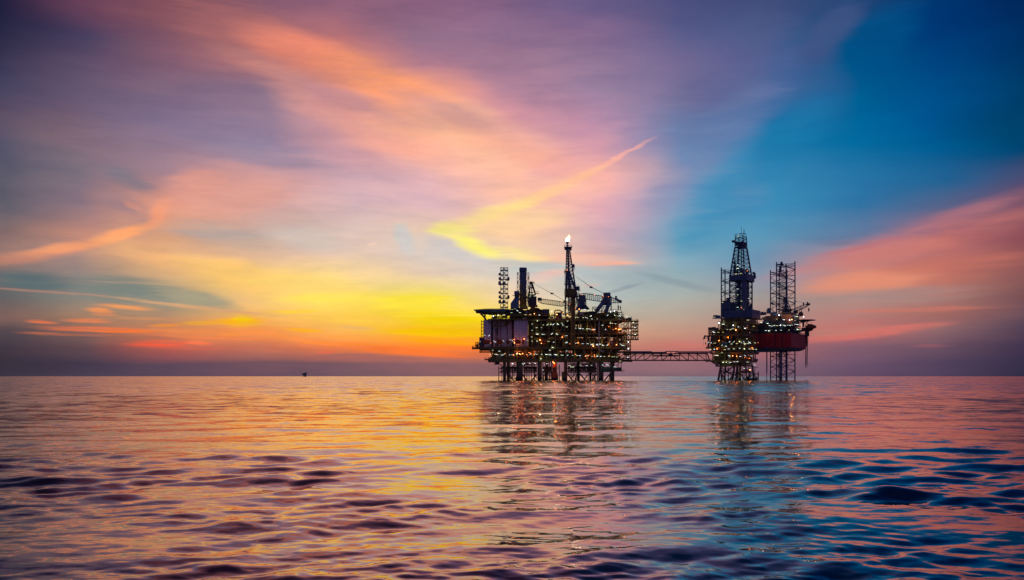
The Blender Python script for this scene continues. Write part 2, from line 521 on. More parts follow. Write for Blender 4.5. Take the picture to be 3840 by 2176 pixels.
sea.data.materials.append(sea_material())


# ------------------------------------------------------------------ materials
MATS = {}


def paint(name, rgb, rough=0.55, metal=0.0, wear=0.35, scale=0.35, rust=0.0):
    """painted steel with streaky dirt, chalking and some rust bleeding down"""
    m = bpy.data.materials.new(name)
    m.use_nodes = True
    nt = m.node_tree
    b = NB(nt)
    bs = nt.nodes['Principled BSDF']
    tc = nt.nodes.new('ShaderNodeNewGeometry')
    P = tc.outputs['Position']
    n1 = b.noise(b.mapping(P, scale=(scale * 2.2, scale * 2.2, scale * 0.5)), 1.0, 5, 0.62)
    n2 = b.noise(P, 0.12, 2, 0.5)
    v = b.math('ADD', b.math('MULTIPLY', b.math('SUBTRACT', n1, 0.5), wear * 2.4), b.math('MULTIPLY', b.math('SUBTRACT', n2, 0.5), wear * 0.8))
    c = b.vec('SCALE', tuple(rgb), scale=b.math('ADD', 1.0, v))
    if rust:
        n3 = b.noise(b.mapping(P, loc=(3, 9, 1), scale=(1.4, 1.4, 0.25)), 1.0, 4, 0.6)
        c = b.mix(b.maprange(n3, 0.56, 0.70, 0.0, rust), c, (0.11, 0.035, 0.012))
    # splash zone: a ragged band of dark marine growth up to two metres above the sea
    pz = b.sep(P)[2]
    gz = b.math('ADD', pz, b.math('MULTIPLY', b.math('SUBTRACT', n1, 0.5), 2.4))
    c = b.mix(b.maprange(gz, 1.2, 2.6, 1.0, 0.0), c, (0.018, 0.022, 0.014))
    nt.links.new(c, bs.inputs['Base Color'])
    bs.inputs['Roughness'].default_value = rough
    bs.inputs['Metallic'].default_value = metal
    MATS[name] = m
    return m


def glow(name, rgb, strength):
    m = bpy.data.materials.new(name)
    m.use_nodes = True
    nt = m.node_tree
    bs = nt.nodes['Principled BSDF']
    bs.inputs['Base Color'].default_value = (0.5, 0.5, 0.5, 1)
    bs.inputs['Emission Color'].default_value = (*rgb, 1)
    bs.inputs['Emission Strength'].default_value = strength
    MATS[name] = m
    return m


paint('olive_steel', (0.16, 0.125, 0.02), rust=0.5)
paint('yellow_steel', (0.34, 0.25, 0.02), rust=0.4)
paint('brown_steel', (0.10, 0.065, 0.035), rust=0.6)
paint('dark_steel', (0.035, 0.032, 0.04), rust=0.3)
paint('navy_steel', (0.045, 0.10, 0.19), rust=0.1)  # blue lifted: the teal tint of shaded steel is put into the colour
paint('slate_steel', (0.09, 0.16, 0.25), rust=0.15)
paint('grey_steel', (0.20, 0.19, 0.20), rust=0.4)
paint('pale_cladding', (0.62, 0.60, 0.70), rust=0.12, wear=0.22)
paint('shadow_joint', (0.07, 0.06, 0.08))
paint('tan_cladding', (0.46, 0.32, 0.17), rust=0.25, wear=0.2)
paint('red_hull', (0.52, 0.018, 0.026), rust=0.25, wear=0.35, scale=0.2)
paint('grey_hull', (0.30, 0.27, 0.28), rust=0.3)
paint('orange_paint_and_glow', (0.55, 0.10, 0.015), rust=0.1)
paint('red_paint', (0.45, 0.03, 0.02), rust=0.1)
paint('teal_paint', (0.06, 0.24, 0.20), rust=0.1)
paint('green_steel', (0.05, 0.09, 0.045), rust=0.3)
paint('insulation', (0.34, 0.33, 0.32), rough=0.4, metal=0.4, wear=0.2)
paint('wire', (0.03, 0.03, 0.035))
paint('red_brown', (0.20, 0.06, 0.035), rust=0.5)
glow('cool_lamp', (0.80, 0.94, 0.96), 1.9)
glow('green_lamp', (0.86, 1.0, 0.62), 1.3)
glow('warm_lamp', (1.0, 0.22, 0.03), 3.2)
glow('sodium_lamp', (1.0, 0.34, 0.09), 6.0)
glow('flood_lamp', (0.80, 0.92, 1.0), 5.0)
glow('yellow_lamp', (1.0, 0.85, 0.35), 1.1)
glow('window_glow', (1.0, 0.85, 0.45), 0.32)
glow('teal_glow', (0.55, 0.9, 0.95), 0.22)


# ------------------------------------------------------------------ mesh kit
def raw_mesh(name, verts, faces, mat, smooth=False):
    me = bpy.data.meshes.new(name)
    me.from_pydata([tuple(v) for v in verts], [], faces)
    me.materials.append(MATS[mat])
    if smooth:
        me.polygons.foreach_set('use_smooth', [True] * len(me.polygons))
    return me


BOX_V = [(-.5, -.5, -.5), (.5, -.5, -.5), (.5, .5, -.5), (-.5, .5, -.5), (-.5, -.5, .5), (.5, -.5, .5), (.5, .5, .5), (-.5, .5, .5)]
BOX_F = [(0, 3, 2, 1), (4, 5, 6, 7), (0, 1, 5, 4), (1, 2, 6, 5), (2, 3, 7, 6), (3, 0, 4, 7)]


def cyl_geo(n=8, dome=0.0):
    v, f = [], []
    for z in (-.5, .5):
        for i in range(n):
            a = 2 * math.pi * i / n
            v.append((.5 * math.cos(a), .5 * math.sin(a), z))
    for i in range(n):
        f.append((i, (i + 1) % n, n + (i + 1) % n, n + i))
    if dome:
        for s, base in ((-1, 0), (1, n)):
            k = len(v)
            for i in range(n):
                a = 2 * math.pi * i / n
                v.append((.36 * math.cos(a), .36 * math.sin(a), s * (.5 + dome * .7)))
            v.append((0, 0, s * (.5 + dome)))
            for i in range(n):
                j = (i + 1) % n
                q = (base + i, base + j, k + j, k + i)
                t = (k + i, k + j, k + n)
                f.append(q if s > 0 else q[::-1])
                f.append(t if s > 0 else t[::-1])
    else:
        f.append(tuple(range(n))[::-1])
        f.append(tuple(range(n, 2 * n)))
    return v, f


CYL_V, CYL_F = cyl_geo(8)
CYL16 = cyl_geo(14)
VES = cyl_geo(12, 0.10)
UNIT = {}


def unit(shape, mat):
    k = (shape, mat)
    if k not in UNIT:
        geo = {'box': (BOX_V, BOX_F), 'cyl': (CYL_V, CYL_F), 'drum': CYL16, 'vessel': VES}[shape]
        UNIT[k] = raw_mesh('unit_%s_%s' % (shape, mat), geo[0], geo[1], mat)
        if shape != 'box':
            me = UNIT[k]
            me.polygons.foreach_set('use_smooth', [len(p.vertices) == 4 for p in me.polygons])
    return UNIT[k]


WORLD_M = {}


def link(o, parent=None, M=None):
    """link an object whose world matrix is M under its thing"""
    COL.objects.link(o)
    M = M or Matrix.Identity(4)
    if parent is not None:
        o.parent = parent
        o.matrix_parent_inverse = WORLD_M[parent.name].inverted()
    o.matrix_basis = M
    WORLD_M[o.name] = M
    return o


def thing(name, label, cat, loc, group=None):
    o = bpy.data.objects.new(name, None)
    o.empty_display_size = 2
    link(o, None, Matrix.Translation(loc))
    return tag(o, label, cat, group)


def frame_to(p0, p1, roll=Vector((0, 0, 1))):
    z = (p1 - p0)
    L = z.length
    z = z / L
    up = roll if abs(z.dot(roll)) < 0.98 else Vector((0, 1, 0))
    x = up.cross(z).normalized()
    y = z.cross(x)
    M = Matrix((x, y, z)).transposed().to_4x4()
    M.translation = (p0 + p1) / 2
    return M, L


FRAME = [Matrix.Identity(4)]           # the local frame things are being built in


def bar(parent, name, p0, p1, w, mat, shape='box', w2=None):
    p0, p1 = Vector(p0), Vector(p1)
    M, L = frame_to(p0, p1)
    M = FRAME[0] @ M @ Matrix.Diagonal((w2 or w, w, L, 1))
    return link(bpy.data.objects.new(name, unit(shape, mat)), parent, M)


def box(parent, name, c, s, mat, rz=0.0):
    M = FRAME[0] @ Matrix.Translation(c) @ Matrix.Rotation(rz, 4, 'Z') @ Matrix.Diagonal((*s, 1))
    return link(bpy.data.objects.new(name, unit('box', mat)), parent, M)


def box2(parent, name, x0, x1, y0, y1, z0, z1, mat):
    return box(parent, name, ((x0 + x1) / 2, (y0 + y1) / 2, (z0 + z1) / 2), (abs(x1 - x0), abs(y1 - y0), abs(z1 - z0)), mat)


class MB:
    """collects simple solids and links them as one mesh"""
    def __init__(s):
        s.v, s.f = [], []

    def add(s, V, F, M=None):
        k = len(s.v)
        s.v += [tuple(M @ Vector(p)) if M else tuple(p) for p in V]
        s.f += [tuple(i + k for i in q) for q in F]

    def box(s, c, sz):
        s.add(BOX_V, BOX_F, Matrix.Translation(c) @ Matrix.Diagonal((*sz, 1)))

    def bar(s, p0, p1, w, shape='box'):
        p0, p1 = Vector(p0), Vector(p1)
        if (p1 - p0).length < 1e-4: return
        M, L = frame_to(p0, p1)
        g = (BOX_V, BOX_F) if shape == 'box' else (CYL_V, CYL_F)
        s.add(*g, M @ Matrix.Diagonal((w, w, L, 1)))

    def lathe(s, c, prof, n=12, axis='Z'):
        """profile of (radius, height)"""
        k0 = len(s.v)
        for r, h in prof:
            for i in range(n):
                a = 2 * math.pi * i / n
                s.v.append((c[0] + r * math.cos(a), c[1] + r * math.sin(a), c[2] + h))
        for j in range(len(prof) - 1):
            for i in range(n):
                a, b_ = k0 + j * n + i, k0 + j * n + (i + 1) % n
                s.f.append((a, b_, b_ + n, a + n))
        s.f.append(tuple(k0 + i for i in range(n))[::-1])
        s.f.append(tuple(k0 + (len(prof) - 1) * n + i for i in range(n)))

    def prism(s, pts, z0, z1):
        n = len(pts)
        k = len(s.v)
        s.v += [(x, y, z0) for x, y in pts] + [(x, y, z1) for x, y in pts]
        s.f += [(k + i, k + (i + 1) % n, k + n + (i + 1) % n, k + n + i) for i in range(n)]
        s.f += [tuple(k + i for i in range(n))[::-1], tuple(k + n + i for i in range(n))]

    def build(s, name, mat, parent=None, smooth=False):
        me = raw_mesh(name, s.v, s.f, mat, smooth)
        return link(bpy.data.objects.new(name, me), parent, FRAME[0].copy())


def at(px, py, Y):
    """the point at distance Y that stands at a place of the 3840 px photograph"""
    return Vector(((px - 1920.0) / F_PX * Y, Y, CAM_Z + (HORIZON - py) / F_PX * Y))


def X(px, Y): return (px - 1920.0) / F_PX * Y
def Z(py, Y): return CAM_Z + (HORIZON - py) / F_PX * Y


class Turned:
    """a building turned so that its near corner points at us: front face runs left from the corner, right face runs back"""
    def __init__(s, px, Y, deg):
        s.px, s.B, s.th = px, Vector((X(px, Y), Y, 0)), math.radians(deg)
        s.F = Matrix.Translation(s.B) @ Matrix.Rotation(-s.th, 4, 'Z')
        s.R = Matrix.Translation(s.B) @ Matrix.Rotation(math.pi / 2 - s.th, 4, 'Z')

    def front(s, px):
        t = (px - 1920.0) / F_PX
        return -(s.B.x - t * s.B.y) / (math.cos(s.th) + t * math.sin(s.th))

    def right(s, px):
        t = (px - 1920.0) / F_PX
        return (t * s.B.y - s.B.x) / (math.sin(s.th) - t * math.cos(s.th))

    def Y(s, px):
        return s.B.y - s.front(px) * math.sin(s.th) if px <= s.px else s.B.y + s.right(px) * math.cos(s.th)

    def z(s, py): return Z(py, s.B.y)


LAMP_MESH = {}
BULBS = {}
LAMP_N = [0]


def bulb(parent, p, col, watt):
    """the light a fixture throws on the steel and the sea around it"""
    k = (col, watt)
    if k not in BULBS:
        l = bpy.data.lights.new('lamp_light', 'POINT')
        l.color, l.energy, l.shadow_soft_size = col, watt, 0.25
        BULBS[k] = l
    return link(bpy.data.objects.new('lamp_light', BULBS[k]), parent, Matrix.Translation(p))


def lamp(parent, p, kind='w'):
    """a light fixture: w level tube, l / r slanting tube, o sodium lamp, O bright sodium lamp, B floodlight, y yellow"""
    LAMP_N[0] += 1
    mat = {'w': 'cool_lamp', 'l': 'cool_lamp', 'r': 'cool_lamp', 'o': 'warm_lamp', 'O': 'sodium_lamp', 'B': 'flood_lamp', 'y': 'yellow_lamp'}[kind]
    if kind == 'O': bulb(parent, p + Vector((0, -.6, .3)), (1.0, 0.19, 0.02), 120.0)
    elif kind == 'B': bulb(parent, p + Vector((0, -.6, .3)), (0.75, 0.9, 1.0), 50.0)
    elif kind == 'o' and LAMP_N[0] % 3 == 0: bulb(parent, p + Vector((0, -.5, .3)), (1.0, 0.19, 0.02), 160.0)
    elif kind in 'wlr' and LAMP_N[0] % 5 == 0: bulb(parent, p + Vector((0, -.5, .2)), (0.82, 0.95, 0.60), 50.0)
    bar(parent, 'lamp_bracket', p + Vector((0, .12, 0)), p + Vector((0, 1.5, 0)), .1, 'dark_steel')
    if kind in 'OB': bar(parent, 'lamp_post', p + Vector((0, .3, .2)), p + Vector((0, .3, -2.6)), .14, 'dark_steel')
    if kind in 'wlry':
        L, t = R.uniform(0.7, 1.7), R.choice((0.14, 0.2, 0.24))
        if mat == 'cool_lamp' and R.random() < .45: mat = 'green_lamp'
        a = {'w': 0, 'y': 0, 'l': 0.7, 'r': -0.6}[kind] + R.uniform(-.06, .06)
        d_ = Vector((math.cos(a), R.uniform(-.2, .2), math.sin(a))) * L / 2
        return bar(parent, 'light_fixture', p - d_, p + d_, t, mat)
    r = {'o': 0.24, 'O': 0.36, 'B': 0.36}[kind] * R.uniform(.8, 1.15)
    if mat not in LAMP_MESH:
        m = MB()
        m.lathe((0, 0, 0), [(0.35, -.9), (0.8, -.55), (1.0, 0), (0.8, .55), (0.35, .9)], 8)
        LAMP_MESH[mat] = raw_mesh('lamp_globe', m.v, m.f, mat, True)
    return link(bpy.data.objects.new('light_fixture', LAMP_MESH[mat]), parent, Matrix.Translation(p) @ Matrix.Scale(r, 4))


def lamps(parent, txt, ox, oy, k, Y):
    for t in txt.split():
        u, v, kind = t.split(',')
        px = ox + float(u) / k
        lamp(parent, at(px, oy + float(v) / k, (Y(px) if callable(Y) else Y) + R.uniform(0, .5)), kind)


def railing(parent, pts, h=1.2, mat='olive_steel', t=0.10, closed=False, step=2.0):
    m = MB()
    q = pts + [pts[0]] if closed else pts
    for a, b_ in zip(q[:-1], q[1:]):
        a, b_ = Vector(a), Vector(b_)
        L = (b_ - a).length
        n = max(1, int(L / step))
        for i in range(n + 1):
            p = a.lerp(b_, i / n)
            m.bar(p, p + Vector((0, 0, h)), t)
        for k in (0.5, 1.0):
            m.bar(a + Vector((0, 0, h * k)), b_ + Vector((0, 0, h * k)), t * 0.9)
    return m.build('railing', mat, parent)


def lattice(parent, base, top, levels, cw, bw, mat, pattern='X', shape='cyl', closed_top=True, chord='chord', brace='diagonal_brace', horiz='horizontal_brace', faces=None):
    """a tower of corner posts: base/top = corner lists, levels = fractions of the height"""
    base = [Vector(p) for p in base]
    top = [Vector(p) for p in top]
    n = len(base)
    for a, b_ in zip(base, top):
        bar(parent, chord, a, b_, cw, mat, shape)
    fs = faces if faces is not None else range(n)
    for i in fs:
        j = (i + 1) % n
        for k, (t0, t1) in enumerate(zip(levels[:-1], levels[1:])):
            a0, a1 = base[i].lerp(top[i], t0), base[i].lerp(top[i], t1)
            b0, b1 = base[j].lerp(top[j], t0), base[j].lerp(top[j], t1)
            if k or pattern != 'K':
                bar(parent, horiz, a0, b0, bw, mat, 'cyl')
            if pattern == 'X':
                bar(parent, brace, a0, b1, bw, mat, 'cyl')
                bar(parent, brace, b0, a1, bw, mat, 'cyl')
            elif pattern == 'Z':
                if (k + i) % 2: bar(parent, brace, a0, b1, bw, mat, 'cyl')
                else: bar(parent, brace, b0, a1, bw, mat, 'cyl')
            elif pattern == 'K':        # < shape: both ends of one chord meet the middle of the other
                m_ = (b0 + b1) / 2 if k % 2 else (b0 + b1) / 2
                bar(parent, brace, a0, m_, bw, mat, 'cyl')
                bar(parent, brace, a1, m_, bw, mat, 'cyl')
        if closed_top:
            bar(parent, horiz, top[i], top[j], bw, mat, 'cyl')


def deck(parent, x0, x1, y0, y1, z, th, mat='olive_steel', girders=True, rail=True, name='deck'):
    """a plated deck: plate, edge girder with its stiffeners, cross beams below and a railing on the front and sides"""
    box2(parent, name, x0, x1, y0, y1, z - 0.25, z, 'dark_steel')
    if girders:
        box2(parent, 'edge_girder', x0, x1, y0 - .3, y0 + .1, z - th, z + .08, mat)
        box2(parent, 'edge_girder', x0 - .3, x0 + .1, y0 + .1, y1, z - th, z + .08, mat)
        box2(parent, 'edge_girder', x1 - .1, x1 + .3, y0 + .1, y1, z - th, z + .08, mat)
        m = MB()
        n = max(2, int((x1 - x0) / 5))
        for i in range(n + 1):
            xx = x0 + (x1 - x0) * i / n
            m.box((xx, (y0 + y1) / 2, z - th * .55), (.35, y1 - y0 - .4, th * .7))
            m.box((xx, y0 - .42, z - th * .45), (.22, .24, th * .9))
        for yy in np.linspace(y0 + 6, y1 - 2, 4):
            m.box(((x0 + x1) / 2, float(yy), z - th * .5), (x1 - x0 - .6, .35, th * .6))
        tag(m.build('deck_beams', mat, parent), kind='stuff')
    if rail:
        railing(parent, [(x0, y1 - 4, z), (x0, y0, z), (x1, y0, z), (x1, y1 - 4, z)], 1.2, mat)


def stair(parent, p0, p1, w, mat='olive_steel'):
    """a flight between two points"""
    p0, p1 = Vector(p0), Vector(p1)
    m = MB()
    off = Vector((0, w / 2, 0))
    for s in (-1, 1):
        m.bar(p0 + off * s, p1 + off * s, .25)
        m.bar(p0 + off * s + Vector((0, 0, 1.1)), p1 + off * s + Vector((0, 0, 1.1)), .1)
    n = max(3, int((p1 - p0).length / .9))
    for i in range(n + 1):
        m.box(p0.lerp(p1, i / n), (.45, w, .08))
    return m.build('stair', mat, parent)


PAL = ['olive_steel'] * 5 + ['brown_steel'] * 3 + ['dark_steel'] * 3 + ['grey_steel'] * 3 + ['green_steel'] * 2 + ['insulation', 'slate_steel', 'yellow_steel', 'yellow_steel']


def equip(parent, x0, x1, y0, y1, z0, h, n, rnd, pal=PAL):
    """process equipment standing on a deck between x0..x1, y0..y1, at most h tall"""
    w = (x1 - x0) / n
    for i in range(n):
        cx = x0 + (i + rnd.uniform(.2, .8)) * w
        cyy = rnd.uniform(y0, y1)
        mat = rnd.choice(pal)
        k = rnd.random()
        if k < .22:                                     # horizontal vessel on saddles
            L, r = min(w * 1.3, rnd.uniform(4, 9)), rnd.uniform(.7, min(1.7, h * .25))
            zc = z0 + r + rnd.uniform(.5, 1.4)
            v = bar(parent, 'pressure_vessel', (cx - L / 2, cyy, zc), (cx + L / 2, cyy, zc), r * 2, mat, 'vessel')
            for s in (-.3, .3):
                box2(parent, 'saddle', cx + s * L - .2, cx + s * L + .2, cyy - r * .8, cyy + r * .8, z0, zc - r * .6, 'dark_steel')
        elif k < .40:                                   # vertical vessel
            r, hh = rnd.uniform(.6, 1.4), h * rnd.uniform(.5, .88)
            bar(parent, 'column_vessel', (cx, cyy, z0 + .3), (cx, cyy, z0 + hh), r * 2, mat, 'vessel')
        elif k < .66:                                   # skid with a stepped outline
            sx, sz = min(w, rnd.uniform(2.2, 6)), h * rnd.uniform(.25, .7)
            m = MB()
            m.box((cx, cyy, z0 + sz * .35), (sx, 3, sz * .7))
            m.box((cx + sx * rnd.uniform(-.2, .2), cyy, z0 + sz * .84), (sx * .5, 2.2, sz * .33))
            for q in range(4):
                m.bar((cx - sx * .5 + q * sx / 3, cyy - 1.62, z0), (cx - sx * .5 + q * sx / 3, cyy - 1.62, z0 + sz * .7), .2)
            m.bar((cx - sx * .4, cyy - 1.8, z0 + sz * .5), (cx + sx * .4, cyy - 1.8, z0 + sz * .5), .3, 'cyl')
            m.build('equipment_skid', mat, parent)
        elif k < .84:                                   # pipe loop
            m = MB()
            r = rnd.uniform(.25, .55)
            hh = h * rnd.uniform(.5, .95)
            x2 = cx + rnd.choice((-1, 1)) * rnd.uniform(2, 5)
            m.bar((cx, cyy, z0), (cx, cyy, z0 + hh), r, 'cyl')
            m.bar((cx, cyy, z0 + hh), (x2, cyy, z0 + hh), r, 'cyl')
            m.bar((x2, cyy, z0 + hh), (x2, cyy, z0 + hh * rnd.uniform(.1, .6)), r, 'cyl')
            m.lathe((cx, cyy, z0 + hh * .45), [(r * .6, -.25), (r * 1.5, -.2), (r * 1.5, .2), (r * .6, .25)], 8)
            m.build('pipe_loop', mat, parent)
        else:                                           # rack of tanks or bottles
            m = MB()
            nn = rnd.randint(3, 5)
            hh = h * rnd.uniform(.35, .6)
            for q in range(nn):
                m.lathe((cx + (q - nn / 2) * 1.0, cyy, z0), [(.42, 0), (.42, hh * .85), (.2, hh)], 8)
            m.build('bottle_rack', mat, parent)


def pipes(parent, x0, x1, y, z0, z1, rnd, n, mat='olive_steel'):
    """a thicket of small piping, cable trays and posts, too fine to pick apart"""
    m = MB()
    for i in range(n):
        xx = rnd.uniform(x0, x1)
        yy = y + rnd.uniform(0, 4)
        k = rnd.random()
        if k < .45:
            L = rnd.uniform(3, 16)
            zz = rnd.uniform(z0 + .3 * (z1 - z0), z1 - .4)
            m.bar((max(x0, xx - L / 2), yy, zz), (min(x1, xx + L / 2), yy, zz), rnd.uniform(.12, .4), 'cyl')
        elif k < .85:
            a = rnd.uniform(z0, (z0 + z1) / 2)
            m.bar((xx, yy, a), (xx, yy, rnd.uniform(a + 1, z1)), rnd.uniform(.1, .3), 'cyl')
        else:
            zz = rnd.uniform(z0, max(z0, z1 - 6)); hh = min(6, z1 - zz); m.bar((xx, yy, zz), (xx + rnd.choice((-1, 1)) * hh * .7, yy, zz + hh), .22)
    return tag(m.build('pipework', mat, parent), kind='stuff')


# ================================================================== left: production platform
YF, YB = 640.0, 694.0
P1 = thing('production_platform', 'large olive production platform with many lamplit decks, left of the footbridge', 'platform', (X(2080, 660), 660, 0))
x_ = lambda px: X(px, YF)
z_ = lambda py: Z(py, YF)
Z1, Z2, Z3, Z4 = z_(1347), z_(1301), z_(1249), z_(1198)

# jacket legs (front row, then back row), conductors and risers
for px, w, Y in ((1892, 12, 642), (1950, 22, 644), (2024, 17, 642), (2121, 13, 648), (2252, 18, 642), (2294, 13, 642)):
    bar(P1, 'jacket_leg', (X(px, Y), Y, -3), (X(px, Y), Y, Z1 - 1), w / 5.15, 'brown_steel', 'drum')
for px, w, Y in ((2169, 11, 684), (2214, 9, 686), (1905, 9, 686), (2050, 10, 688), (2300, 8, 686)):
    bar(P1, 'jacket_leg', (X(px, Y), Y, -3), (X(px, Y), Y, Z1 - 1), w / 4.8, 'dark_steel', 'drum')
for px, y0, w, mat in ((1870.5, 1374, 3.2, 'red_brown'), (1882, 1392, 2.4, 'brown_steel'), (1922, 1371, 3.6, 'red_brown'), (1927.5, 1362, 2.6, 'brown_steel'),
                       (1984, 1362, 3.2, 'brown_steel'), (1992.5, 1362, 3, 'brown_steel'), (2036, 1362, 3.6, 'brown_steel'), (2045, 1374, 5.5, 'olive_steel'),
                       (2097.5, 1367, 3.4, 'red_brown'), (2144, 1362, 2, 'dark_steel'), (2150, 1362, 2, 'dark_steel'), (2156, 1362, 2, 'dark_steel'), (2162, 1362, 1.6, 'dark_steel'),
                       (2198.5, 1395, 1.6, 'brown_steel'), (2232, 1362, 2.2, 'brown_steel'), (2138, 1362, 1.4, 'dark_steel')):
    Y = 650
    bar(P1, 'riser', (X(px, Y), Y, -3), (X(px, Y), Y, Z(y0, Y)), w / 5.08, mat, 'cyl')

# braces near the waterline
for a, b_, w in (((1961, 1405), (1975, 1424), 3.6), ((1940, 1402), (1934, 1424), 3.4), ((2013, 1404), (1993, 1424), 3.6), ((1899, 1400), (1926, 1424), 3),
                 ((2128, 1402), (2150, 1425), 3.6), ((2163, 1402), (2157, 1425), 3), ((2175, 1402), (2197, 1424), 3.6), ((2237, 1402), (2219, 1424), 3.4),
                 ((2254, 1398), (2262, 1425), 4), ((2288, 1402), (2265, 1424), 3.4), ((2288, 1404), (2283, 1424), 2.6), ((2036, 1400), (2040, 1424), 2.6)):
    Y = 646
    bar(P1, 'jacket_brace', at(*a, Y), at(*b_, Y) - Vector((0, 0, 1.0)), w * 1.4 / 5.1, 'dark_steel', 'cyl')

# horizontal walkway trusses between the legs
for (u0, u1) in ((1874, 1937), (1963, 2014), (2035, 2072), (2129, 2164), (2175, 2240)):
    a, b_ = X(u0, 645), X(u1, 645)
    for Y in (645, 650):
        zt, zb = z_(1382), z_(1395.5)
        bar(P1, 'walkway_chord', (a, Y, zt), (b_, Y, zt), .8, 'brown_steel', 'cyl')
        bar(P1, 'walkway_chord', (a, Y, zb), (b_, Y, zb), .95, 'brown_steel', 'cyl')
        n = max(2, round((b_ - a) / 3.6))
        for i in range(n):
            s0, s1 = a + (b_ - a) * i / n, a + (b_ - a) * (i + 1) / n
            bar(P1, 'walkway_brace', (s0, Y, zt), (s1, Y, zb), .42, 'brown_steel')
            bar(P1, 'walkway_brace', (s0, Y, zb), (s1, Y, zt), .42, 'brown_steel')
    box2(P1, 'walkway_floor', a, b_, 645.4, 649.6, zt - .1, zt + .05, 'brown_steel')
    railing(P1, [(a, 644.8, zt + .1), (b_, 644.8, zt + .1)], 1.3, 'brown_steel')
# pump caisson, orange lamplight put into its base colour, with flared foot and landing
m = MB()
cx = X(2080, 646)
m.lathe((cx, 646, 0), [(2.6, -2), (2.7, 1.8), (2.5, 3.2), (1.9, 5.5), (1.6, 7), (1.6, 13)], 12)
m.build('seawater_caisson', 'orange_paint_and_glow', P1, True)
box2(P1, 'caisson_platform', X(2062, 645), X(2095, 645), 643, 650, z_(1382), z_(1380), 'red_brown')
railing(P1, [(X(2062, 645), 643, z_(1380)), (X(2095, 645), 643, z_(1380))], 1.3, 'red_brown')
for a, b_ in (((2053, 1398), (2066, 1416)), ((2070, 1400), (2058, 1416)), ((2050, 1380), (2050, 1424)), ((2064, 1382), (2064, 1402))):
    bar(P1, 'caisson_brace', at(*a, 645), at(*b_, 645), .5, 'red_brown', 'cyl')
m = MB()
m.prism([(X(2052, 644), 641), (X(2092, 644), 641), (X(2092, 644), 648), (X(2052, 644), 648)], .2, 1.2)
for k in range(6): m.bar((X(2054 + 7 * k, 641), 640.8, -1), (X(2054 + 7 * k, 641), 640.8, 2.2), .5, 'cyl')
m.build('boat_landing', 'dark_steel', P1)
# rear rows of walkways, braces and risers that fill the space between the legs
for (u0, u1) in ((1880, 1938), (1962, 2014), (2036, 2068), (2130, 2236)):
    for (Y, zt, zb) in ((668, 1379, 1390), (686, 1377, 1388)):
        a, b_ = X(u0, Y), X(u1, Y)
        bar(P1, 'walkway_chord', (a, Y, Z(zt, Y)), (b_, Y, Z(zt, Y)), .6, 'dark_steel', 'cyl')
        bar(P1, 'walkway_chord', (a, Y, Z(zb, Y)), (b_, Y, Z(zb, Y)), .6, 'dark_steel', 'cyl')
        n = max(2, round((b_ - a) / 4.2))
        for i in range(n):
            s0, s1 = a + (b_ - a) * i / n, a + (b_ - a) * (i + 1) / n
            bar(P1, 'walkway_brace', (s0, Y, Z(zt, Y)), (s1, Y, Z(zb, Y)), .34, 'dark_steel')
for (a, b_) in (((1905, 1398), (1924, 1422)), ((1950, 1396), (1930, 1422)), ((2050, 1396), (2030, 1422)), ((2160, 1396), (2140, 1422)), ((2214, 1396), (2236, 1422)), ((2214, 1398), (2190, 1422)), ((2000, 1392), (2014, 1420))):
    bar(P1, 'jacket_brace', at(*a, 686), at(*b_, 686), .7, 'dark_steel', 'cyl')
for px in (1912, 1938, 1968, 1976, 2004, 2060, 2068, 2206, 2222, 2228, 2240, 2262):
    bar(P1, 'riser', at(px, 1430, 676), at(px, 1358, 676), .5 if px % 4 else .8, 'dark_steel', 'cyl')
# stair down to the left landing
stair(P1, at(1878, 1366, 643), at(1894, 1382, 643), 1.4, 'brown_steel')
stair(P1, at(1904, 1398, 643), at(1924, 1422, 643), 1.6, 'brown_steel')
box2(P1, 'stair_landing', X(1895, 643), X(1924, 643), 642, 645, z_(1422), z_(1420), 'brown_steel')
# boxes hung under the cellar deck
box2(P1, 'sump_tank', X(1856, 642), X(1872, 642), 641, 647, z_(1368), z_(1356), 'dark_steel')
bar(P1, 'deck_strut', at(1847, 1356, 642), at(1857, 1368, 642), .4, 'brown_steel')
bar(P1, 'deck_strut', at(1872, 1362, 642), at(1886, 1380, 642), .5, 'brown_steel')
box2(P1, 'leg_guard', X(2107, 643), X(2121, 643), 640, 645, -2, z_(1394), 'olive_steel')
box2(P1, 'riser_guard', X(2246, 643), X(2291, 643), 640.5, 646, z_(1396), z_(1376), 'green_steel')
box2(P1, 'subcellar_tank', X(2301, 643), X(2330, 643), 641, 648, z_(1391), z_(1378), 'green_steel')
box2(P1, 'subcellar_floor', X(2297, 643), X(2340, 643), 640.5, 649, z_(1393.2), z_(1391.2), 'brown_steel')
railing(P1, [(X(2330, 643), 640.5, z_(1391)), (X(2339, 643), 640.5, z_(1391))], 1.1, 'brown_steel')
for px in (2330, 2304, 2318):
    bar(P1, 'hanger', at(px, 1352, 643), at(px, 1392, 643), .35, 'brown_steel')
stair(P1, at(2308, 1377, 641), at(2329, 1358, 641), 1.2, 'brown_steel')
bar(P1, 'deck_strut', at(2336, 1352, 642), at(2329, 1365, 642), .4, 'brown_steel')
rnd = random.Random(31)
pipes(P1, X(1925, 645), X(2015, 645), 646, z_(1380), z_(1358), rnd, 34, 'dark_steel')
pipes(P1, X(2130, 645), X(2245, 645), 646, z_(1380), z_(1358), rnd, 60, 'dark_steel')
pipes(P1, X(2255, 645), X(2300, 645), 648, z_(1376), z_(1358), rnd, 16)
pipes(P1, X(2050, 645), X(2070, 645), 646, z_(1400), z_(1362), rnd, 10, 'red_brown')

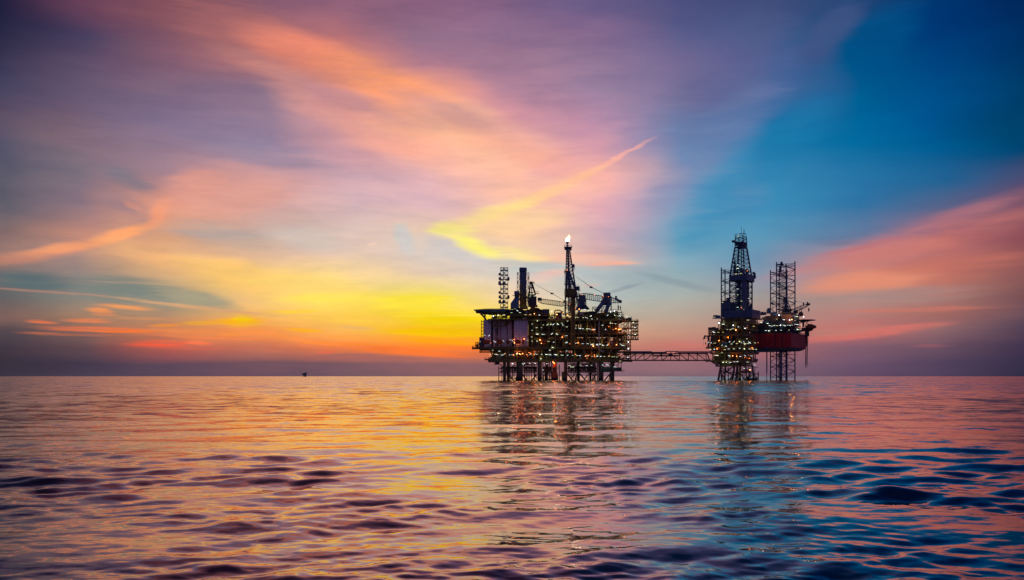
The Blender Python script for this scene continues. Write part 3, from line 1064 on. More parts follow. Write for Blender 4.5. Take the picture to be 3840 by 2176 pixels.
# ------------------------------------------------------------ decks
deck(P1, x_(1831), x_(2338), YF, YB, Z1, 1.9)
deck(P1, x_(1818), x_(1834), YF + 3, YF + 14, Z1 + .1, .8)
deck(P1, x_(1797), x_(2347), YF, YB, Z2, 1.7)
deck(P1, x_(1770), x_(1798), YF + 4, YF + 22, Z2 - .3, 1.1)
deck(P1, x_(1797), x_(1876), YF + 10, YF + 24, z_(1317), .7, 'dark_steel')
deck(P1, x_(1986), x_(2347), YF, YB, Z3, 1.1)
deck(P1, x_(2003), x_(2160), YF + .3, YF + 20, z_(1272), .7, rail=True)
deck(P1, x_(1984), x_(2344), YF, YB, Z4, 1.2)
deck(P1, x_(1915), x_(2062), YF + 2, YB - 4, z_(1181), .9)
deck(P1, x_(2244), x_(2318), YF + 4, YB - 4, z_(1174), .9)
deck(P1, x_(2160), x_(2240), YF + 10, YB - 8, z_(1184), .8)
deck(P1, x_(1842), x_(1984), YF + 1, YF + 30, z_(1196), .8)

# posts and diagonals between the decks
zs = ((Z1, Z2 - 1.7, 1846, 2338, 31), (Z2, Z3 - 1.1, 1996, 2346, 29), (Z3, Z4 - 1.2, 2000, 2342, 29))
for (a, b_, u0, u1, st) in zs:
    for row, Y in enumerate((YF + 1, YF + 22, YB - 2)):
        px = u0
        while px <= u1:
            bar(P1, 'deck_post', (X(px, YF), Y, a), (X(px, YF), Y, b_), .9 if row == 0 else 1.1, 'olive_steel' if rnd.random() < .8 else 'yellow_steel')
            px += st
for px, dx in ((1838, 14), (1892, 26), (1950, 24), (2010, 20), (2068, -20), (2122, 22), (2188, 20), (2250, -20), (2296, -22)):
    bar(P1, 'deck_diagonal', (X(px, YF), YF + .4, Z2 - 1.6), (X(px + dx, YF), YF + .4, Z1), 1.3, 'olive_steel')
for px, dx in ((2056, 22), (2110, -22), (2200, 22), (2262, -22)):
    bar(P1, 'deck_diagonal', (X(px, YF), YF + .9, Z3 - 1.0), (X(px + dx, YF), YF + .9, Z2), .7, 'olive_steel')
    bar(P1, 'deck_diagonal', (X(px + 8, YF), YF + .9, Z4 - 1.0), (X(px + 8 + dx, YF), YF + .9, Z3), .7, 'olive_steel')

# bulkheads inside, so only chinks of sky come through
rnd = random.Random(5)
for (a, b_, u0, u1, gaps) in ((Z1, Z2, 1850, 2325, .10), (Z2, Z3, 1990, 2300, .06), (Z3, Z4, 1990, 2310, .06), (Z4, z_(1181), 1850, 2240, .15)):
    px = u0
    while px < u1:
        w = rnd.uniform(14, 34)
        if rnd.random() > gaps:
            top = b_ - 1.5 - (rnd.uniform(0, 2.0) if rnd.random() < .4 else 0)
            box2(P1, 'bulkhead', x_(px), x_(px + w - 1), YF + 16 + rnd.uniform(0, 6), YF + 24, a, top, rnd.choice(['dark_steel', 'olive_steel', 'brown_steel', 'grey_steel']))
        px += w
# process equipment, row by row
rnd = random.Random(11)
for (a, b_, u0, u1, n) in ((Z1, Z2 - 1.7, 1838, 2330, 34), (Z2, Z3 - 1.1, 1995, 2335, 26), (Z3, Z4 - 1.2, 1990, 2335, 26)):
    equip(P1, x_(u0), x_(u1), YF + 3, YF + 9, a, b_ - a, n, rnd)
    equip(P1, x_(u0 + 4), x_(u1 - 4), YF + 12, YF + 15, a, b_ - a, n // 2, rnd)
    pipes(P1, x_(u0), x_(u1), YF + 1.4, a, b_, rnd, 130)
    pipes(P1, x_(u0), x_(u1), YF + .6, a, b_, rnd, 60, 'brown_steel')
equip(P1, x_(2068), x_(2240), YF + 3, YF + 14, Z4, 5.2, 15, rnd)
equip(P1, x_(2245), x_(2338), YF + 2, YF + 14, Z4, 4.4, 9, rnd)
equip(P1, x_(1925), x_(2060), YF + 3, YF + 14, z_(1181), 4.0, 12, rnd)
equip(P1, x_(2250), x_(2316), YF + 6, YF + 16, z_(1174), 2.6, 6, rnd)
equip(P1, x_(1850), x_(1984), YF + 3, YF + 12, z_(1196), 4.4, 12, rnd)
pipes(P1, x_(1850), x_(1984), YF + 1.5, z_(1196), z_(1174), rnd, 60)
pipes(P1, x_(2066), x_(2336), YF + 2, Z4, z_(1176), rnd, 110)
pipes(P1, x_(2246), x_(2336), YF + 3, Z4, z_(1166), rnd, 40, 'green_steel')
equip(P1, x_(1775), x_(1815), YF + 7, YF + 14, Z2 - .3, 6.0, 5, rnd, ['brown_steel', 'dark_steel', 'red_brown'])
# tall blocks on top: generator housings and the blue air intake
for (u0, u1, y0, y1, Y0, Y1, mat) in ((1917, 1975, 1181, 1163, 652, 668, 'dark_steel'), (1975, 2034, 1181, 1161, 650, 668, 'brown_steel'),
                                      (2035, 2060, 1181, 1159.5, 646, 660, 'navy_steel'), (2086, 2108, 1198, 1172, 655, 664, 'dark_steel'),
                                      (2168, 2200, 1184, 1170, 655, 668, 'brown_steel'), (2258, 2312, 1198, 1178, 648, 660, 'olive_steel'),
                                      (2200, 2238, 1184, 1168, 658, 668, 'green_steel')):
    m = MB()
    a, b_ = X(u0, Y0), X(u1, Y0)
    m.box(((a + b_) / 2, (Y0 + Y1) / 2, (Z(y0, Y0) + Z(y1, Y0)) / 2), (b_ - a, Y1 - Y0, Z(y1, Y0) - Z(y0, Y0)))
    for q in range(5):
        m.box((a + (b_ - a) * (q + .5) / 5, Y0 - .12, (Z(y0, Y0) + Z(y1, Y0)) / 2), (.25, .24, (Z(y1, Y0) - Z(y0, Y0)) * .94))
    m.build('machinery_housing', mat, P1)
for u0, u1 in ((1922, 1964), (1982, 2030)):
    m = MB()
    a, b_ = X(u0, 650), X(u1, 650)
    zb = Z(1163, 650)
    pts = [(a, zb), (b_, zb), (b_ - 2.2, zb + 1.6), (a + 2.2, zb + 1.9)]
    V = [(p[0], 650, p[1]) for p in pts] + [(p[0], 662, p[1]) for p in pts]
    m.add(V, [(0, 1, 2, 3), (7, 6, 5, 4), (0, 4, 5, 1), (1, 5, 6, 2), (2, 6, 7, 3), (3, 7, 4, 0)])
    m.build('hood_roof', 'brown_steel', P1)
# gooseneck vents on the open part of the top deck
for px, y0, w in ((2080, 1164, 24), (2104, 1168, 8)):
    m = MB()
    pts = [at(px, 1196, 646), at(px, y0 + 4, 646), at(px + 3, y0, 646), at(px + w - 3, y0, 646), at(px + w, y0 + 4, 646), at(px + w, 1182, 646)]
    for a, b_ in zip(pts[:-1], pts[1:]): m.bar(a, b_, .9, 'cyl')
    m.build('gooseneck_vent', 'insulation', P1)
# grey down-pipe in front of the right modules
m = MB()
pts = [at(2246.5, 1206, 638.6), at(2246.5, 1305, 638.6), at(2250, 1316.5, 638.6), at(2268, 1317.5, 638.6)]
for a, b_ in zip(pts[:-1], pts[1:]): m.bar(a, b_, 1.0, 'cyl')
m.build('flare_header_pipe', 'insulation', P1)
# frames and masts at the right end of the top deck
for px, y0 in ((2288, 1162), (2301, 1162), (2318, 1162), (2331, 1166), (2336, 1172)):
    bar(P1, 'frame_post', at(px, 1198, 646), at(px, y0, 646), .35, 'green_steel')
for y0 in (1162, 1171, 1181):
    bar(P1, 'frame_rail', at(2288, y0, 646), at(2331, y0, 646), .3, 'green_steel')
for px, y0 in ((2318.5, 1145), (2327, 1149)):
    m = MB()
    p = at(px, 1166, 648)
    m.bar(p, at(px, y0, 648), .22)
    m.lathe(at(px, y0 + 5, 648), [(.2, -1), (.5, 0), (.2, 1.2)], 6)
    m.build('whip_antenna', 'wire', P1)

# ------------------------------------------------------------ right-hand stair towers and laydown platforms
RX = lambda px: X(px, 645)
rz = lambda py: Z(py, 645)
for py, a, b_, th in ((1203.5, 2336, 2392, .9), (1217.5, 2372, 2392, .5), (1230, 2340, 2390, .5), (1243, 2374, 2392, .5), (1255, 2340, 2392, .9), (1272, 2344, 2393, .6),
                      (1284, 2344, 2364, .4), (1297, 2344, 2364, .5), (1310, 2344, 2364, .5), (1329, 2344, 2364, .5), (1343, 2340, 2364, .5)):
    deck(P1, RX(a), RX(b_), 643, 655, rz(py), th, 'olive_steel', rail=True, name='landing')
for px, y0, y1 in ((2391, 1204, 1272), (2375, 1204, 1272), (2363.5, 1204, 1352), (2350, 1204, 1352), (2382, 1255, 1272)):
    for Y in (643.4, 654.5):
        bar(P1, 'tower_post', (RX(px), Y, rz(y0)), (RX(px), Y, rz(y1)), .42, 'olive_steel')
for a, b_ in (((2364, 1256), (2374, 1271)), ((2374, 1256), (2386, 1271)), ((2347, 1271), (2362, 1257)), ((2345, 1226), (2360, 1206)),
              ((2350, 1268), (2363, 1258)), ((2346, 1335), (2363, 1314))):
    bar(P1, 'tower_brace', at(*a, 643.2), at(*b_, 643.2), .4, 'olive_steel')
for a, b_ in (((2376, 1229), (2390, 1218)), ((2376, 1243), (2390, 1231)), ((2376, 1254), (2390, 1244)), ((2378, 1216), (2390, 1205)),
              ((2349, 1283), (2362, 1273)), ((2349, 1296), (2362, 1285)), ((2349, 1309), (2362, 1298)), ((2349, 1328), (2362, 1311)), ((2349, 1342), (2362, 1330))):
    stair(P1, at(*a, 646), at(*b_, 646), 1.3)
rnd = random.Random(77)
pipes(P1, RX(2330), RX(2352), 644, rz(1352), rz(1206), rnd, 60, 'dark_steel')
pipes(P1, RX(2300), RX(2346), 642, rz(1300), rz(1262), rnd, 60, 'olive_steel')
equip(P1, RX(2338), RX(2370), 646, 650, rz(1203.5), 3.4, 5, rnd)
# bridge abutment
deck(P1, RX(2318), RX(2372), 648, 662, rz(1352), 1.0)

# ------------------------------------------------------------ living quarters
LQ = thing('living_quarters', 'lavender windowless accommodation block under the helideck of the large platform', 'building', (x_(1895), 660, Z2))
def clad(parent, u0, u1, py0, py1, Y0, Y1, mat, n, names='wall_panel'):
    """a block: body plus cladding panels proud of it with open joints"""
    a, b_ = X(u0, Y0), X(u1, Y0)
    zb, zt = Z(py0, Y0), Z(py1, Y0)
    box2(parent, 'wall', a + .1, b_ - .1, Y0 + .15, Y1, zb, zt - .05, 'shadow_joint')
    rows = max(1, round((zt - zb) / 6.5))
    for i in range(n):
        for r in range(rows):
            xa, xb = a + (b_ - a) * i / n + .05, a + (b_ - a) * (i + 1) / n - .05
            za, zc = zb + (zt - zb) * r / rows + .05, zb + (zt - zb) * (r + 1) / rows - .05
            box2(parent, names, xa, xb, Y0, Y0 + .12 + .05 * ((i + r) % 2), za, zc, mat)
    for s, xx in ((-1, a), (1, b_)):
        for i in range(3):
            ya, yb = Y0 + .3 + (Y1 - Y0 - .3) * i / 3, Y0 + .3 + (Y1 - Y0 - .3) * (i + 1) / 3 - .1
            box2(parent, names, xx - .06, xx + .06, ya, yb, zb + .05, zt - .1, mat)


clad(LQ, 1815, 1841, 1301, 1199, 647, 676, 'pale_cladding', 3)
clad(LQ, 1849, 1876, 1301, 1200, 649, 676, 'pale_cladding', 3)
clad(LQ, 1879.5, 1900, 1301, 1200, 648.5, 676, 'pale_cladding', 2)
clad(LQ, 1904, 1919, 1301, 1200, 649, 676, 'pale_cladding', 2)
box2(LQ, 'wall', X(1841, 650), X(1928, 650), 652, 675, Z2, z_(1200), 'shadow_joint')
clad(LQ, 1928, 1980, 1301, 1198, 643, 678, 'pale_cladding', 5)
box2(LQ, 'stair_hood', X(1960, 643), X(1975, 643), 644, 650, z_(1198), z_(1191), 'pale_cladding')
for px in (1845, 1858, 1863, 1867, 1878, 1902, 1921, 1925):
    bar(LQ, 'drain_pipe', at(px, 1300, 646.5), at(px, 1203 + (px * 7 % 13), 646.5), .45, 'brown_steel', 'cyl')
box2(LQ, 'cable_chase', X(1861, 646), X(1866, 646), 646.2, 647.4, z_(1255), z_(1228), 'dark_steel')
# canopies, doors and the escape ladder cage on the left edge
for py in (1206, 1217, 1229.5, 1242, 1254):
    box2(LQ, 'escape_landing', X(1804.5, 650), X(1815, 650), 648, 653, Z(py, 650) - .15, Z(py, 650) + .1, 'red_brown')
    railing(LQ, [(X(1804.5, 650), 648, Z(py, 650)), (X(1814, 650), 648, Z(py, 650))], 1.0, 'red_brown')
for px in (1805, 1814):
    bar(LQ, 'escape_post', at(px, 1300, 648.2), at(px, 1203, 648.2), .45, 'red_brown')
for py in (1262, 1274, 1286):
    bar(LQ, 'escape_rung', at(1805, py, 648.2), at(1814, py, 648.2), .3, 'red_brown')
box2(LQ, 'utility_room', X(1797, 648), X(1815, 648), 649, 655, Z2, z_(1263), 'navy_steel')
for u0, u1, mat in ((1812, 1838, 'orange_paint_and_glow'), (1862, 1886, 'orange_paint_and_glow'), (1898, 1914, 'red_brown'), (1930, 1953, 'red_paint'), (1958, 1966, 'orange_paint_and_glow'), (2030, 2048, 'orange_paint_and_glow')):
    m = MB()
    a, b_ = x_(u0), x_(u1)
    zc = Z2 + 3.4
    L = (b_ - a)
    m.lathe((0, 0, 0), [(.3, -.5), (.75, -.42), (1, -.25), (1, .25), (.75, .42), (.3, .5)], 10)
    V = [Vector((v[2] * L, v[1] * 1.4, v[0] * 1.5)) + Vector(((a + b_) / 2, YF - 1.5, zc)) for v in m.v]
    mm = MB()
    mm.add(V, m.f)
    mm.box(((a + b_) / 2 - L * .15, YF - 1.5, zc + 1.5), (L * .3, 1.6, .9))
    kk = thing('lifeboat', {1812: 'orange lifeboat at the left corner of the lavender accommodation block', 1862: 'orange lifeboat before the striped left half of the lavender accommodation wall',
                            1898: 'brown lifeboat by the shaded slot in the lavender accommodation wall', 1930: 'bright red lifeboat before the flat right accommodation wall',
                            1958: 'small orange lifeboat just right of the bright red lifeboat', 2030: 'orange lifeboat on the main deck right of the outside stairs'}[u0], 'lifeboat', ((a + b_) / 2, YF - 1.5, Z2), 'lifeboats along the main deck')
    mm.build('hull', mat, kk, True)
    for s in (-.36, .36):
        c = (a + b_) / 2 + s * L
        d_ = MB()
        d_.bar((c, YF + .3, Z2), (c, YF + .1, Z2 + 6.4), .3)
        d_.bar((c, YF + .1, Z2 + 6.4), (c, YF - 1.6, Z2 + 6.2), .26)
        d_.bar((c, YF - 1.5, Z2 + 6.1), (c, YF - 1.5, zc + 1.0), .08)
        d_.build('davit', 'brown_steel', kk)

# outside stair tower between quarters and process decks
for i in range(9):
    py = 1293 - i * 11.2
    box2(P1, 'stair_landing', X(1982, 642), X(2003, 642), 642, 648, Z(py, 642) - .2, Z(py, 642), 'olive_steel')
    railing(P1, [(X(1982, 642), 642, Z(py, 642)), (X(2003, 642), 642, Z(py, 642))], 1.1)
    if i < 8:
        s0, s1 = (1985, 2000) if i % 2 else (2000, 1985)
        stair(P1, at(s0, py, 643.5), at(s1, py - 11.2, 643.5), 1.2)
for px in (1982, 2003):
    bar(P1, 'tower_post', at(px, 1301, 641.8), at(px, 1198, 641.8), .5, 'olive_steel')
box2(P1, 'bulkhead', X(1981, 649), X(2004, 649), 649, 650, Z2, Z4, 'grey_steel')

# ------------------------------------------------------------ helideck
HD = thing('helideck', 'flat octagonal helideck on a truss overhanging the left platform end', 'helideck', (X(1852, 655), 655, z_(1190)))
cxh, cyh = X(1853, 655), 657.0
rad = 13.6
zd = Z(1161.5, 650)
oct_ = [(cxh + rad * math.cos(math.radians(22.5 + 45 * i)) / math.cos(math.radians(22.5)) * 1.0, cyh + rad * math.sin(math.radians(22.5 + 45 * i)) / math.cos(math.radians(22.5))) for i in range(8)]
m = MB(); m.prism(oct_, zd - .5, zd); m.build('landing_deck', 'navy_steel', HD)
for i in range(8):
    a, b_ = oct_[i], oct_[(i + 1) % 8]
    bar(HD, 'rim_beam', (a[0], a[1], zd - .8), (b_[0], b_[1], zd - .8), .5, 'navy_steel')
    # safety net frame leaning outwards
    o1 = [(p[0] + (p[0] - cxh) * .1, p[1] + (p[1] - cyh) * .1) for p in (a, b_)]
    m = MB()
    for t in np.linspace(0, 1, 8):
        p = Vector((a[0], a[1], zd - .1)).lerp(Vector((b_[0], b_[1], zd - .1)), float(t))
        q = Vector((o1[0][0], o1[0][1], zd + .15)).lerp(Vector((o1[1][0], o1[1][1], zd + .15)), float(t))
        m.bar(p, q, .12)
    m.bar((o1[0][0], o1[0][1], zd + .15), (o1[1][0], o1[1][1], zd + .15), .14)
    m.build('safety_net_frame', 'navy_steel', HD)
zl = Z(1176, 655)
for k, yy in enumerate((645, 651, 657, 663, 669)):
    hw = rad * (1.0 if 1 <= k <= 3 else .62)
    bar(HD, 'deck_girder', (cxh - hw, yy, zd - 1.4), (cxh + hw, yy, zd - 1.4), .9, 'navy_steel')
    bar(HD, 'truss_chord', (cxh - hw * .62, yy, zl), (cxh + hw * .95, yy, zl), .5, 'brown_steel', 'cyl')
    n = 9
    for i in range(n):
        xa = cxh - hw * .9 + (hw * 1.85) * i / n
        xb = cxh - hw * .62 + (hw * 1.57) * (i + .5) / n
        bar(HD, 'truss_web', (xa, yy, zd - 1.7), (xb, yy, zl), .26, 'brown_steel', 'cyl')
        bar(HD, 'truss_web', (xb, yy, zl), (xa + hw * 1.85 / n, yy, zd - 1.7), .26, 'brown_steel', 'cyl')
for yy in (648, 657, 666):
    for (a, b_) in (((1796, 1167), (1820, 1196)), ((1803, 1172), (1823, 1196)), ((1800, 1170), (1800, 1176)), ((1816, 1196), (1818, 1170))):
        p, q = at(*a, 648), at(*b_, 648)
        bar(HD, 'rake_strut', (p.x, yy, p.z), (q.x, yy, q.z), .6, 'red_brown', 'cyl')
# the propped frame on the face of the quarters
for (a, b_) in (((1850, 1223), (1898, 1223)), ((1827, 1200), (1850, 1223)), ((1898, 1223), (1918, 1203)), ((1872, 1200), (1850, 1223)), ((1880, 1200), (1898, 1223)), ((1830, 1198), (1920, 1198)), ((1898, 1223), (1898, 1198))):
    bar(HD, 'prop', at(*a, 645), at(*b_, 645), .75, 'olive_steel', 'cyl')
for px in (1846, 1862, 1880, 1900, 1916):
    bar(HD, 'deck_column', at(px, 1198, 648), at(px, 1168, 648), .6, 'brown_steel', 'cyl')

# ------------------------------------------------------------ telecom tower
TT = thing('radio_tower', 'slim square lattice radio tower hung with dishes behind the helideck', 'tower', (X(1891, 664), 664, Z(1160, 664)))
a, b_ = X(1877.5, 664), X(1904.5, 664)
z0, z1 = Z(1162, 664), Z(1004, 664)
zt = lambda py: Z(py, 664)
sq = lambda z: [(a, 661.3, z), (b_, 661.3, z), (b_, 666.7, z), (a, 666.7, z)]
lv = [0.0] + [(zt(1153.5 - 17.3 * i) - z0) / (z1 - z0) for i in range(9)] + [1.0]
lattice(TT, sq(z0), sq(z1), lv, .42, .2, 'navy_steel', 'X', shape='box')
for i in range(9):
    zz = zt(1153.5 - 17.3 * i)
    box2(TT, 'work_floor', a - .1, b_ + .1, 661.2, 666.8, zz - .2, zz + .15, 'navy_steel')
bar(TT, 'ladder', ((a + b_) / 2 - .3, 661.9, z0), ((a + b_) / 2 - .3, 661.9, z1), .8, 'navy_steel')
for (u, v, r, pale) in ((540, 682, 1.0, 0), (543, 750, 1.2, 0), (541, 818, 1.7, 1), (670, 752, 1.5, 0), (540, 960, 1.0, 0), (543, 1027, 1.2, 0), (541, 1100, 1.4, 1), (670, 1029, 1.5, 0), (605, 825, 1.3, 0), (603, 1102, 1.3, 0)):
    p = at(1740 + u / 4.044, 860 + v / 4.044, 660.5)
    m = MB()
    m.lathe((0, 0, 0), [(r * .5, -.4), (r, -.15), (r, .45), (r * .9, .55)], 12)
    s = -1 if u < 600 else 1
    Mx = Matrix.Translation(p) @ Matrix.Rotation(math.radians(62 if s > 0 else -62) if u not in (605, 603) else 0, 4, 'Z') @ Matrix.Rotation(math.radians(90), 4, 'X')
    mm = MB(); mm.add(m.v, m.f, Mx)
    mm.bar(p, (p.x + (-s * 1.4 if u not in (605, 603) else 0), 661.4, p.z), .3)
    mm.build('dish', 'insulation' if pale else 'navy_steel', TT)
for i in range(9):
    bar(TT, 'light_fixture', at(1889, 1153.5 - 17.3 * i + 2.5, 661), at(1892.5, 1153.5 - 17.3 * i + 2.5, 661), .2, 'cool_lamp')
lamp(TT, at(1885, 1002, 663), 'o')

# ------------------------------------------------------------ exhaust stacks
def stack(label, px, w, ytop, ybot, Y, cap_h, lattice_w, y_lat, mat='slate_steel'):
    t = thing('exhaust_stack', label, 'exhaust stack', (X(px, Y), Y, Z(ybot, Y)), 'exhaust stacks')
    s = F_PX / Y
    r = w / s / 2
    # twin flues side by side in one casing
    for k in (-1, 1):
        m = MB()
        m.lathe((X(px, Y) + k * r * .45, Y, 0), [(r * .56, Z(ybot, Y)), (r * .56, Z(ytop + cap_h, Y)), (r * .66, Z(ytop + cap_h, Y) + .01), (r * .7, Z(ytop + cap_h * .8, Y)), (r * .7, Z(ytop + cap_h * .25, Y)), (r * .6, Z(ytop, Y)), (r * .45, Z(ytop, Y) + .05)], 14)
        m.build('flue', mat, t, True)
    box2(t, 'casing', X(px, Y) - r * .9, X(px, Y) + r * .9, Y - r * .6, Y + r * .6, Z(ybot, Y), Z(ytop + cap_h + 2, Y), mat)
    if lattice_w:
        a, b_ = X(px - lattice_w / 2, Y), X(px + lattice_w / 2, Y)
        z0, z1 = Z(ybot, Y), Z(y_lat, Y)
        hw = (b_ - a) / 2
        n = max(2, round((z1 - z0) / 3.6))
        q = lambda z: [(a, Y - hw * .7, z), (b_, Y - hw * .7, z), (b_, Y + hw * .7, z), (a, Y + hw * .7, z)]
        lv = [i / n for i in range(n + 1)]
        for P_, Q_ in zip(q(z0), q(z1)): bar(t, 'frame_post', P_, Q_, .38, 'red_brown' if px < 2000 else 'navy_steel')
        for i in range(n + 1):
            zz = z0 + (z1 - z0) * i / n
            zz2 = z0 + (z1 - z0) * (i + 1) / n
            for yy in (Y - hw * .7, Y + hw * .7):
                for (xa, xb) in ((a, X(px, Y) - r * .8), (X(px, Y) + r * .8, b_)):
                    bar(t, 'frame_rail', (xa, yy, zz), (xb, yy, zz), .26, 'red_brown' if px < 2000 else 'navy_steel')
                    if i < n:
                        p, q2 = ((xa, yy, zz), (xb, yy, zz2)) if (i % 2) else ((xb, yy, zz), (xa, yy, zz2))
                        bar(t, 'frame_brace', p, q2, .24, 'red_brown' if px < 2000 else 'navy_steel')
    return t


S1 = stack('tallest exhaust stack, round-capped inside a brown lattice frame, left of a crane', 1961.5, 25, 1004, 1150, 655, 15, 44, 1024)
S0 = stack('short blue exhaust stack with hooded base beside the tallest stack', 1938, 17, 1092, 1120, 650, 13, 0, 0)
m = MB()
def hood(m, x0, x1, xa, xb, za, zb, Y0, Y1, zc=None):
    V = [(x0, Y0, za), (x1, Y0, za), (x1, Y1, za), (x0, Y1, za), (xa, Y0 + 1, zb), (xb, Y0 + 1, zb), (xb, Y1 - 1, zb), (xa, Y1 - 1, zb)]
    m.add(V, BOX_F)
hood(m, X(1914.5, 650), X(1946, 650), X(1930, 650), X(1946, 650), Z(1140, 650), Z(1118, 650), 646, 655)
m.box(((X(1914.5, 650) + X(1946, 650)) / 2, 650.5, Z(1149, 650)), (X(1946, 650) - X(1914.5, 650), 9, Z(1140, 650) - Z(1158, 650)))
m.build('intake_hood', 'slate_steel', S0)
bar(S0, 'rim_walkway', at(1922, 1109, 647), at(1950, 1107, 647), .5, 'red_brown')
m = MB()
hood(m, X(1948, 652), X(1980, 652), X(1954, 652), X(1968, 652), Z(1158, 652), Z(1128, 652), 648, 658)
m.build('transition_duct', 'yellow_steel', S1)
for (a, b_) in (((1955, 1140), (1955, 1062)), ((1955, 1092), (1943, 1112)), ((1955, 1092), (1982, 1122)), ((1981, 1142), (1981, 1098)), ((1956, 1062), (1974, 1096)), ((1943, 1112), (1955, 1140)),
                ((1943, 1112), (1981, 1112)), ((1955, 1140), (1981, 1112)), ((1943, 1126), (1968, 1126)), ((1955, 1112), (1968, 1140)), ((1972, 1100), (1981, 1142)), ((1948, 1104), (1966, 1126))):
    bar(S1, 'yellow_brace', at(*a, 648), at(*b_, 648), .55, 'yellow_steel', 'cyl')
lamp(S1, at(1948, 1132, 647), 'o')
S2 = stack('dark exhaust stack with flaring hoods just right of the central crane column', 2183, 22, 1107, 1160, 665, 12, 28, 1120)
for (x0, x1, xa, xb, y0, y1) in ((2156, 2178, 2170, 2176, 1162, 1140), (2192, 2210, 2192, 2197, 1160, 1144)):
    m = MB(); hood(m, X(x0, 662), X(x1, 662), X(xa, 662), X(xb, 662), Z(y0, 662), Z(y1, 662), 659, 667); m.build('hood', 'slate_steel', S2)
m = MB(); hood(m, X(2172, 650), X(2190, 650), X(2176, 650), X(2186, 650), Z(1190, 650), Z(1172, 650), 647, 652); m.build('duct_foot', 'insulation', S2)
S3 = stack('exhaust stack with two raking ducts, nearest the footbridge', 2276, 24, 1098, 1145, 660, 14, 30, 1112)
for (p, q) in (((2266, 1128), (2238, 1166)), ((2284, 1134), (2272, 1172))):
    bar(S3, 'raking_duct', at(*p, 658), at(*q, 656), 2.9, 'slate_steel', 'drum')
for (p, q) in (((2222, 1152), (2242, 1152)), ((2222, 1152), (2222, 1176)), ((2242, 1152), (2238, 1176)), ((2222, 1152), (2238, 1172)), ((2232, 1153), (2232, 1178)),
               ((2256, 1130), (2256, 1174)), ((2293, 1116), (2293, 1174)), ((2256, 1150), (2293, 1150)), ((2256, 1174), (2262, 1150)), ((2293, 1150), (2284, 1174)),
               ((2262, 1150), (2270, 1174)), ((2256, 1136), (2293, 1136)), ((2293, 1136), (2287, 1150))):
    bar(S3, 'duct_frame', at(*p, 657), at(*q, 657), .4, 'navy_steel')

# ------------------------------------------------------------ flare tower and flame
FT = thing('flare_tower', 'tall tapering lattice flare tower with the burning flame on top', 'flare tower', (X(2145, 672), 672, Z(1185, 672)))
Yt = 672
def quad(l, r, py, d):
    a, b_ = X(l, Yt), X(r, Yt)
    return [(a, Yt - d, Z(py, Yt)), (b_, Yt - d, Z(py, Yt)), (b_, Yt + d, Z(py, Yt)), (a, Yt + d, Z(py, Yt))]
lattice(FT, quad(2119, 2173, 1180, 5.2), quad(2124.5, 2136, 936, 1.2), [0, .1, .19, .27, .35, .425, .495, .56, .62, .675, .725, .775, .82, .86, .90, .94, .97, 1.0], .62, .26, 'navy_steel', 'X')
bar(FT, 'flare_riser', at(2134, 1180, Yt), at(2128.5, 925, Yt), .9, 'navy_steel', 'cyl')
bar(FT, 'flare_riser', at(2140, 1180, Yt), at(2131.5, 936, Yt), .6, 'navy_steel', 'cyl')
zp = Z(927, Yt)
box2(FT, 'tip_platform', X(2116.5, Yt), X(2144.5, Yt), Yt - 2.6, Yt + 2.6, zp - .5, zp, 'navy_steel')
box2(FT, 'tip_platform_beam', X(2118, Yt), X(2142, Yt), Yt - .4, Yt + .4, zp - 1.6, zp - .55, 'navy_steel')
box2(FT, 'work_box', X(2117, Yt), X(2124, Yt), Yt - 2, Yt + 2, zp - 2, zp - .6, 'navy_steel')
box2(FT, 'work_box', X(2137, Yt), X(2143, Yt), Yt - 2, Yt + 2, zp - 2.4, zp - .6, 'navy_steel')
railing(FT, [(X(2116.5, Yt), Yt - 2.6, zp), (X(2144.5, Yt), Yt - 2.6, zp), (X(2144.5, Yt), Yt + 2.6, zp), (X(2116.5, Yt), Yt + 2.6, zp)], 1.3, 'navy_steel', closed=True)
m = MB()
c = at(2127.5, 920, Yt)
m.lathe((c.x, c.y, 0), [(.35, zp), (.5, zp + .6), (.5, Z(914, Yt)), (1.05, Z(910, Yt)), (1.1, Z(906.5, Yt)), (.9, Z(906.4, Yt))], 12)
m.build('burner_tip', 'navy_steel', FT, True)
for s in (-1, 1):
    bar(FT, 'pilot_pipe', (c.x + s * .8, Yt, zp), (c.x + s * .95, Yt, Z(907, Yt)), .2, 'navy_steel', 'cyl')
for py, l, r in ((1000, 2148, 2154), (1067, 2115, 2142), (1018, 2116, 2126)):
    box2(FT, 'side_platform', X(l, Yt), X(r, Yt), Yt - 3.5, Yt + 1, Z(py, Yt) - .25, Z(py, Yt), 'navy_steel')
    railing(FT, [(X(l, Yt), Yt - 3.5, Z(py, Yt)), (X(r, Yt), Yt - 3.5, Z(py, Yt))], 1.4, 'navy_steel')
m = MB()
for (p, q, w) in (((2149, 1018), (2154, 1000), .3), ((2154, 1000), (2154, 1014), .25), ((2150, 1019), (2152, 1003), .3)): m.bar(at(*p, Yt - 3), at(*q, Yt - 3), w)
m.lathe(at(2150, 998, Yt - 3), [(.9, -1.2), (1.1, 0), (.6, 1.4)], 8)
m.build('service_davit', 'navy_steel', FT)
m = MB()
for k in range(8):
    m.bar(at(2117.5, 1028 + k * 4.5, Yt - 3), at(2123.5, 1028 + k * 4.5, Yt - 3), .12)
for px in (2117.5, 2123.5): m.bar(at(px, 1022, Yt - 3), at(px, 1064, Yt - 3), .16)
m.bar(at(2118, 1026, Yt - 3), at(2117.5, 1015, Yt - 3), .7)
m.build('caged_ladder', 'navy_steel', FT)
lamp(FT, at(2127, 1014, Yt - 4), 'o')

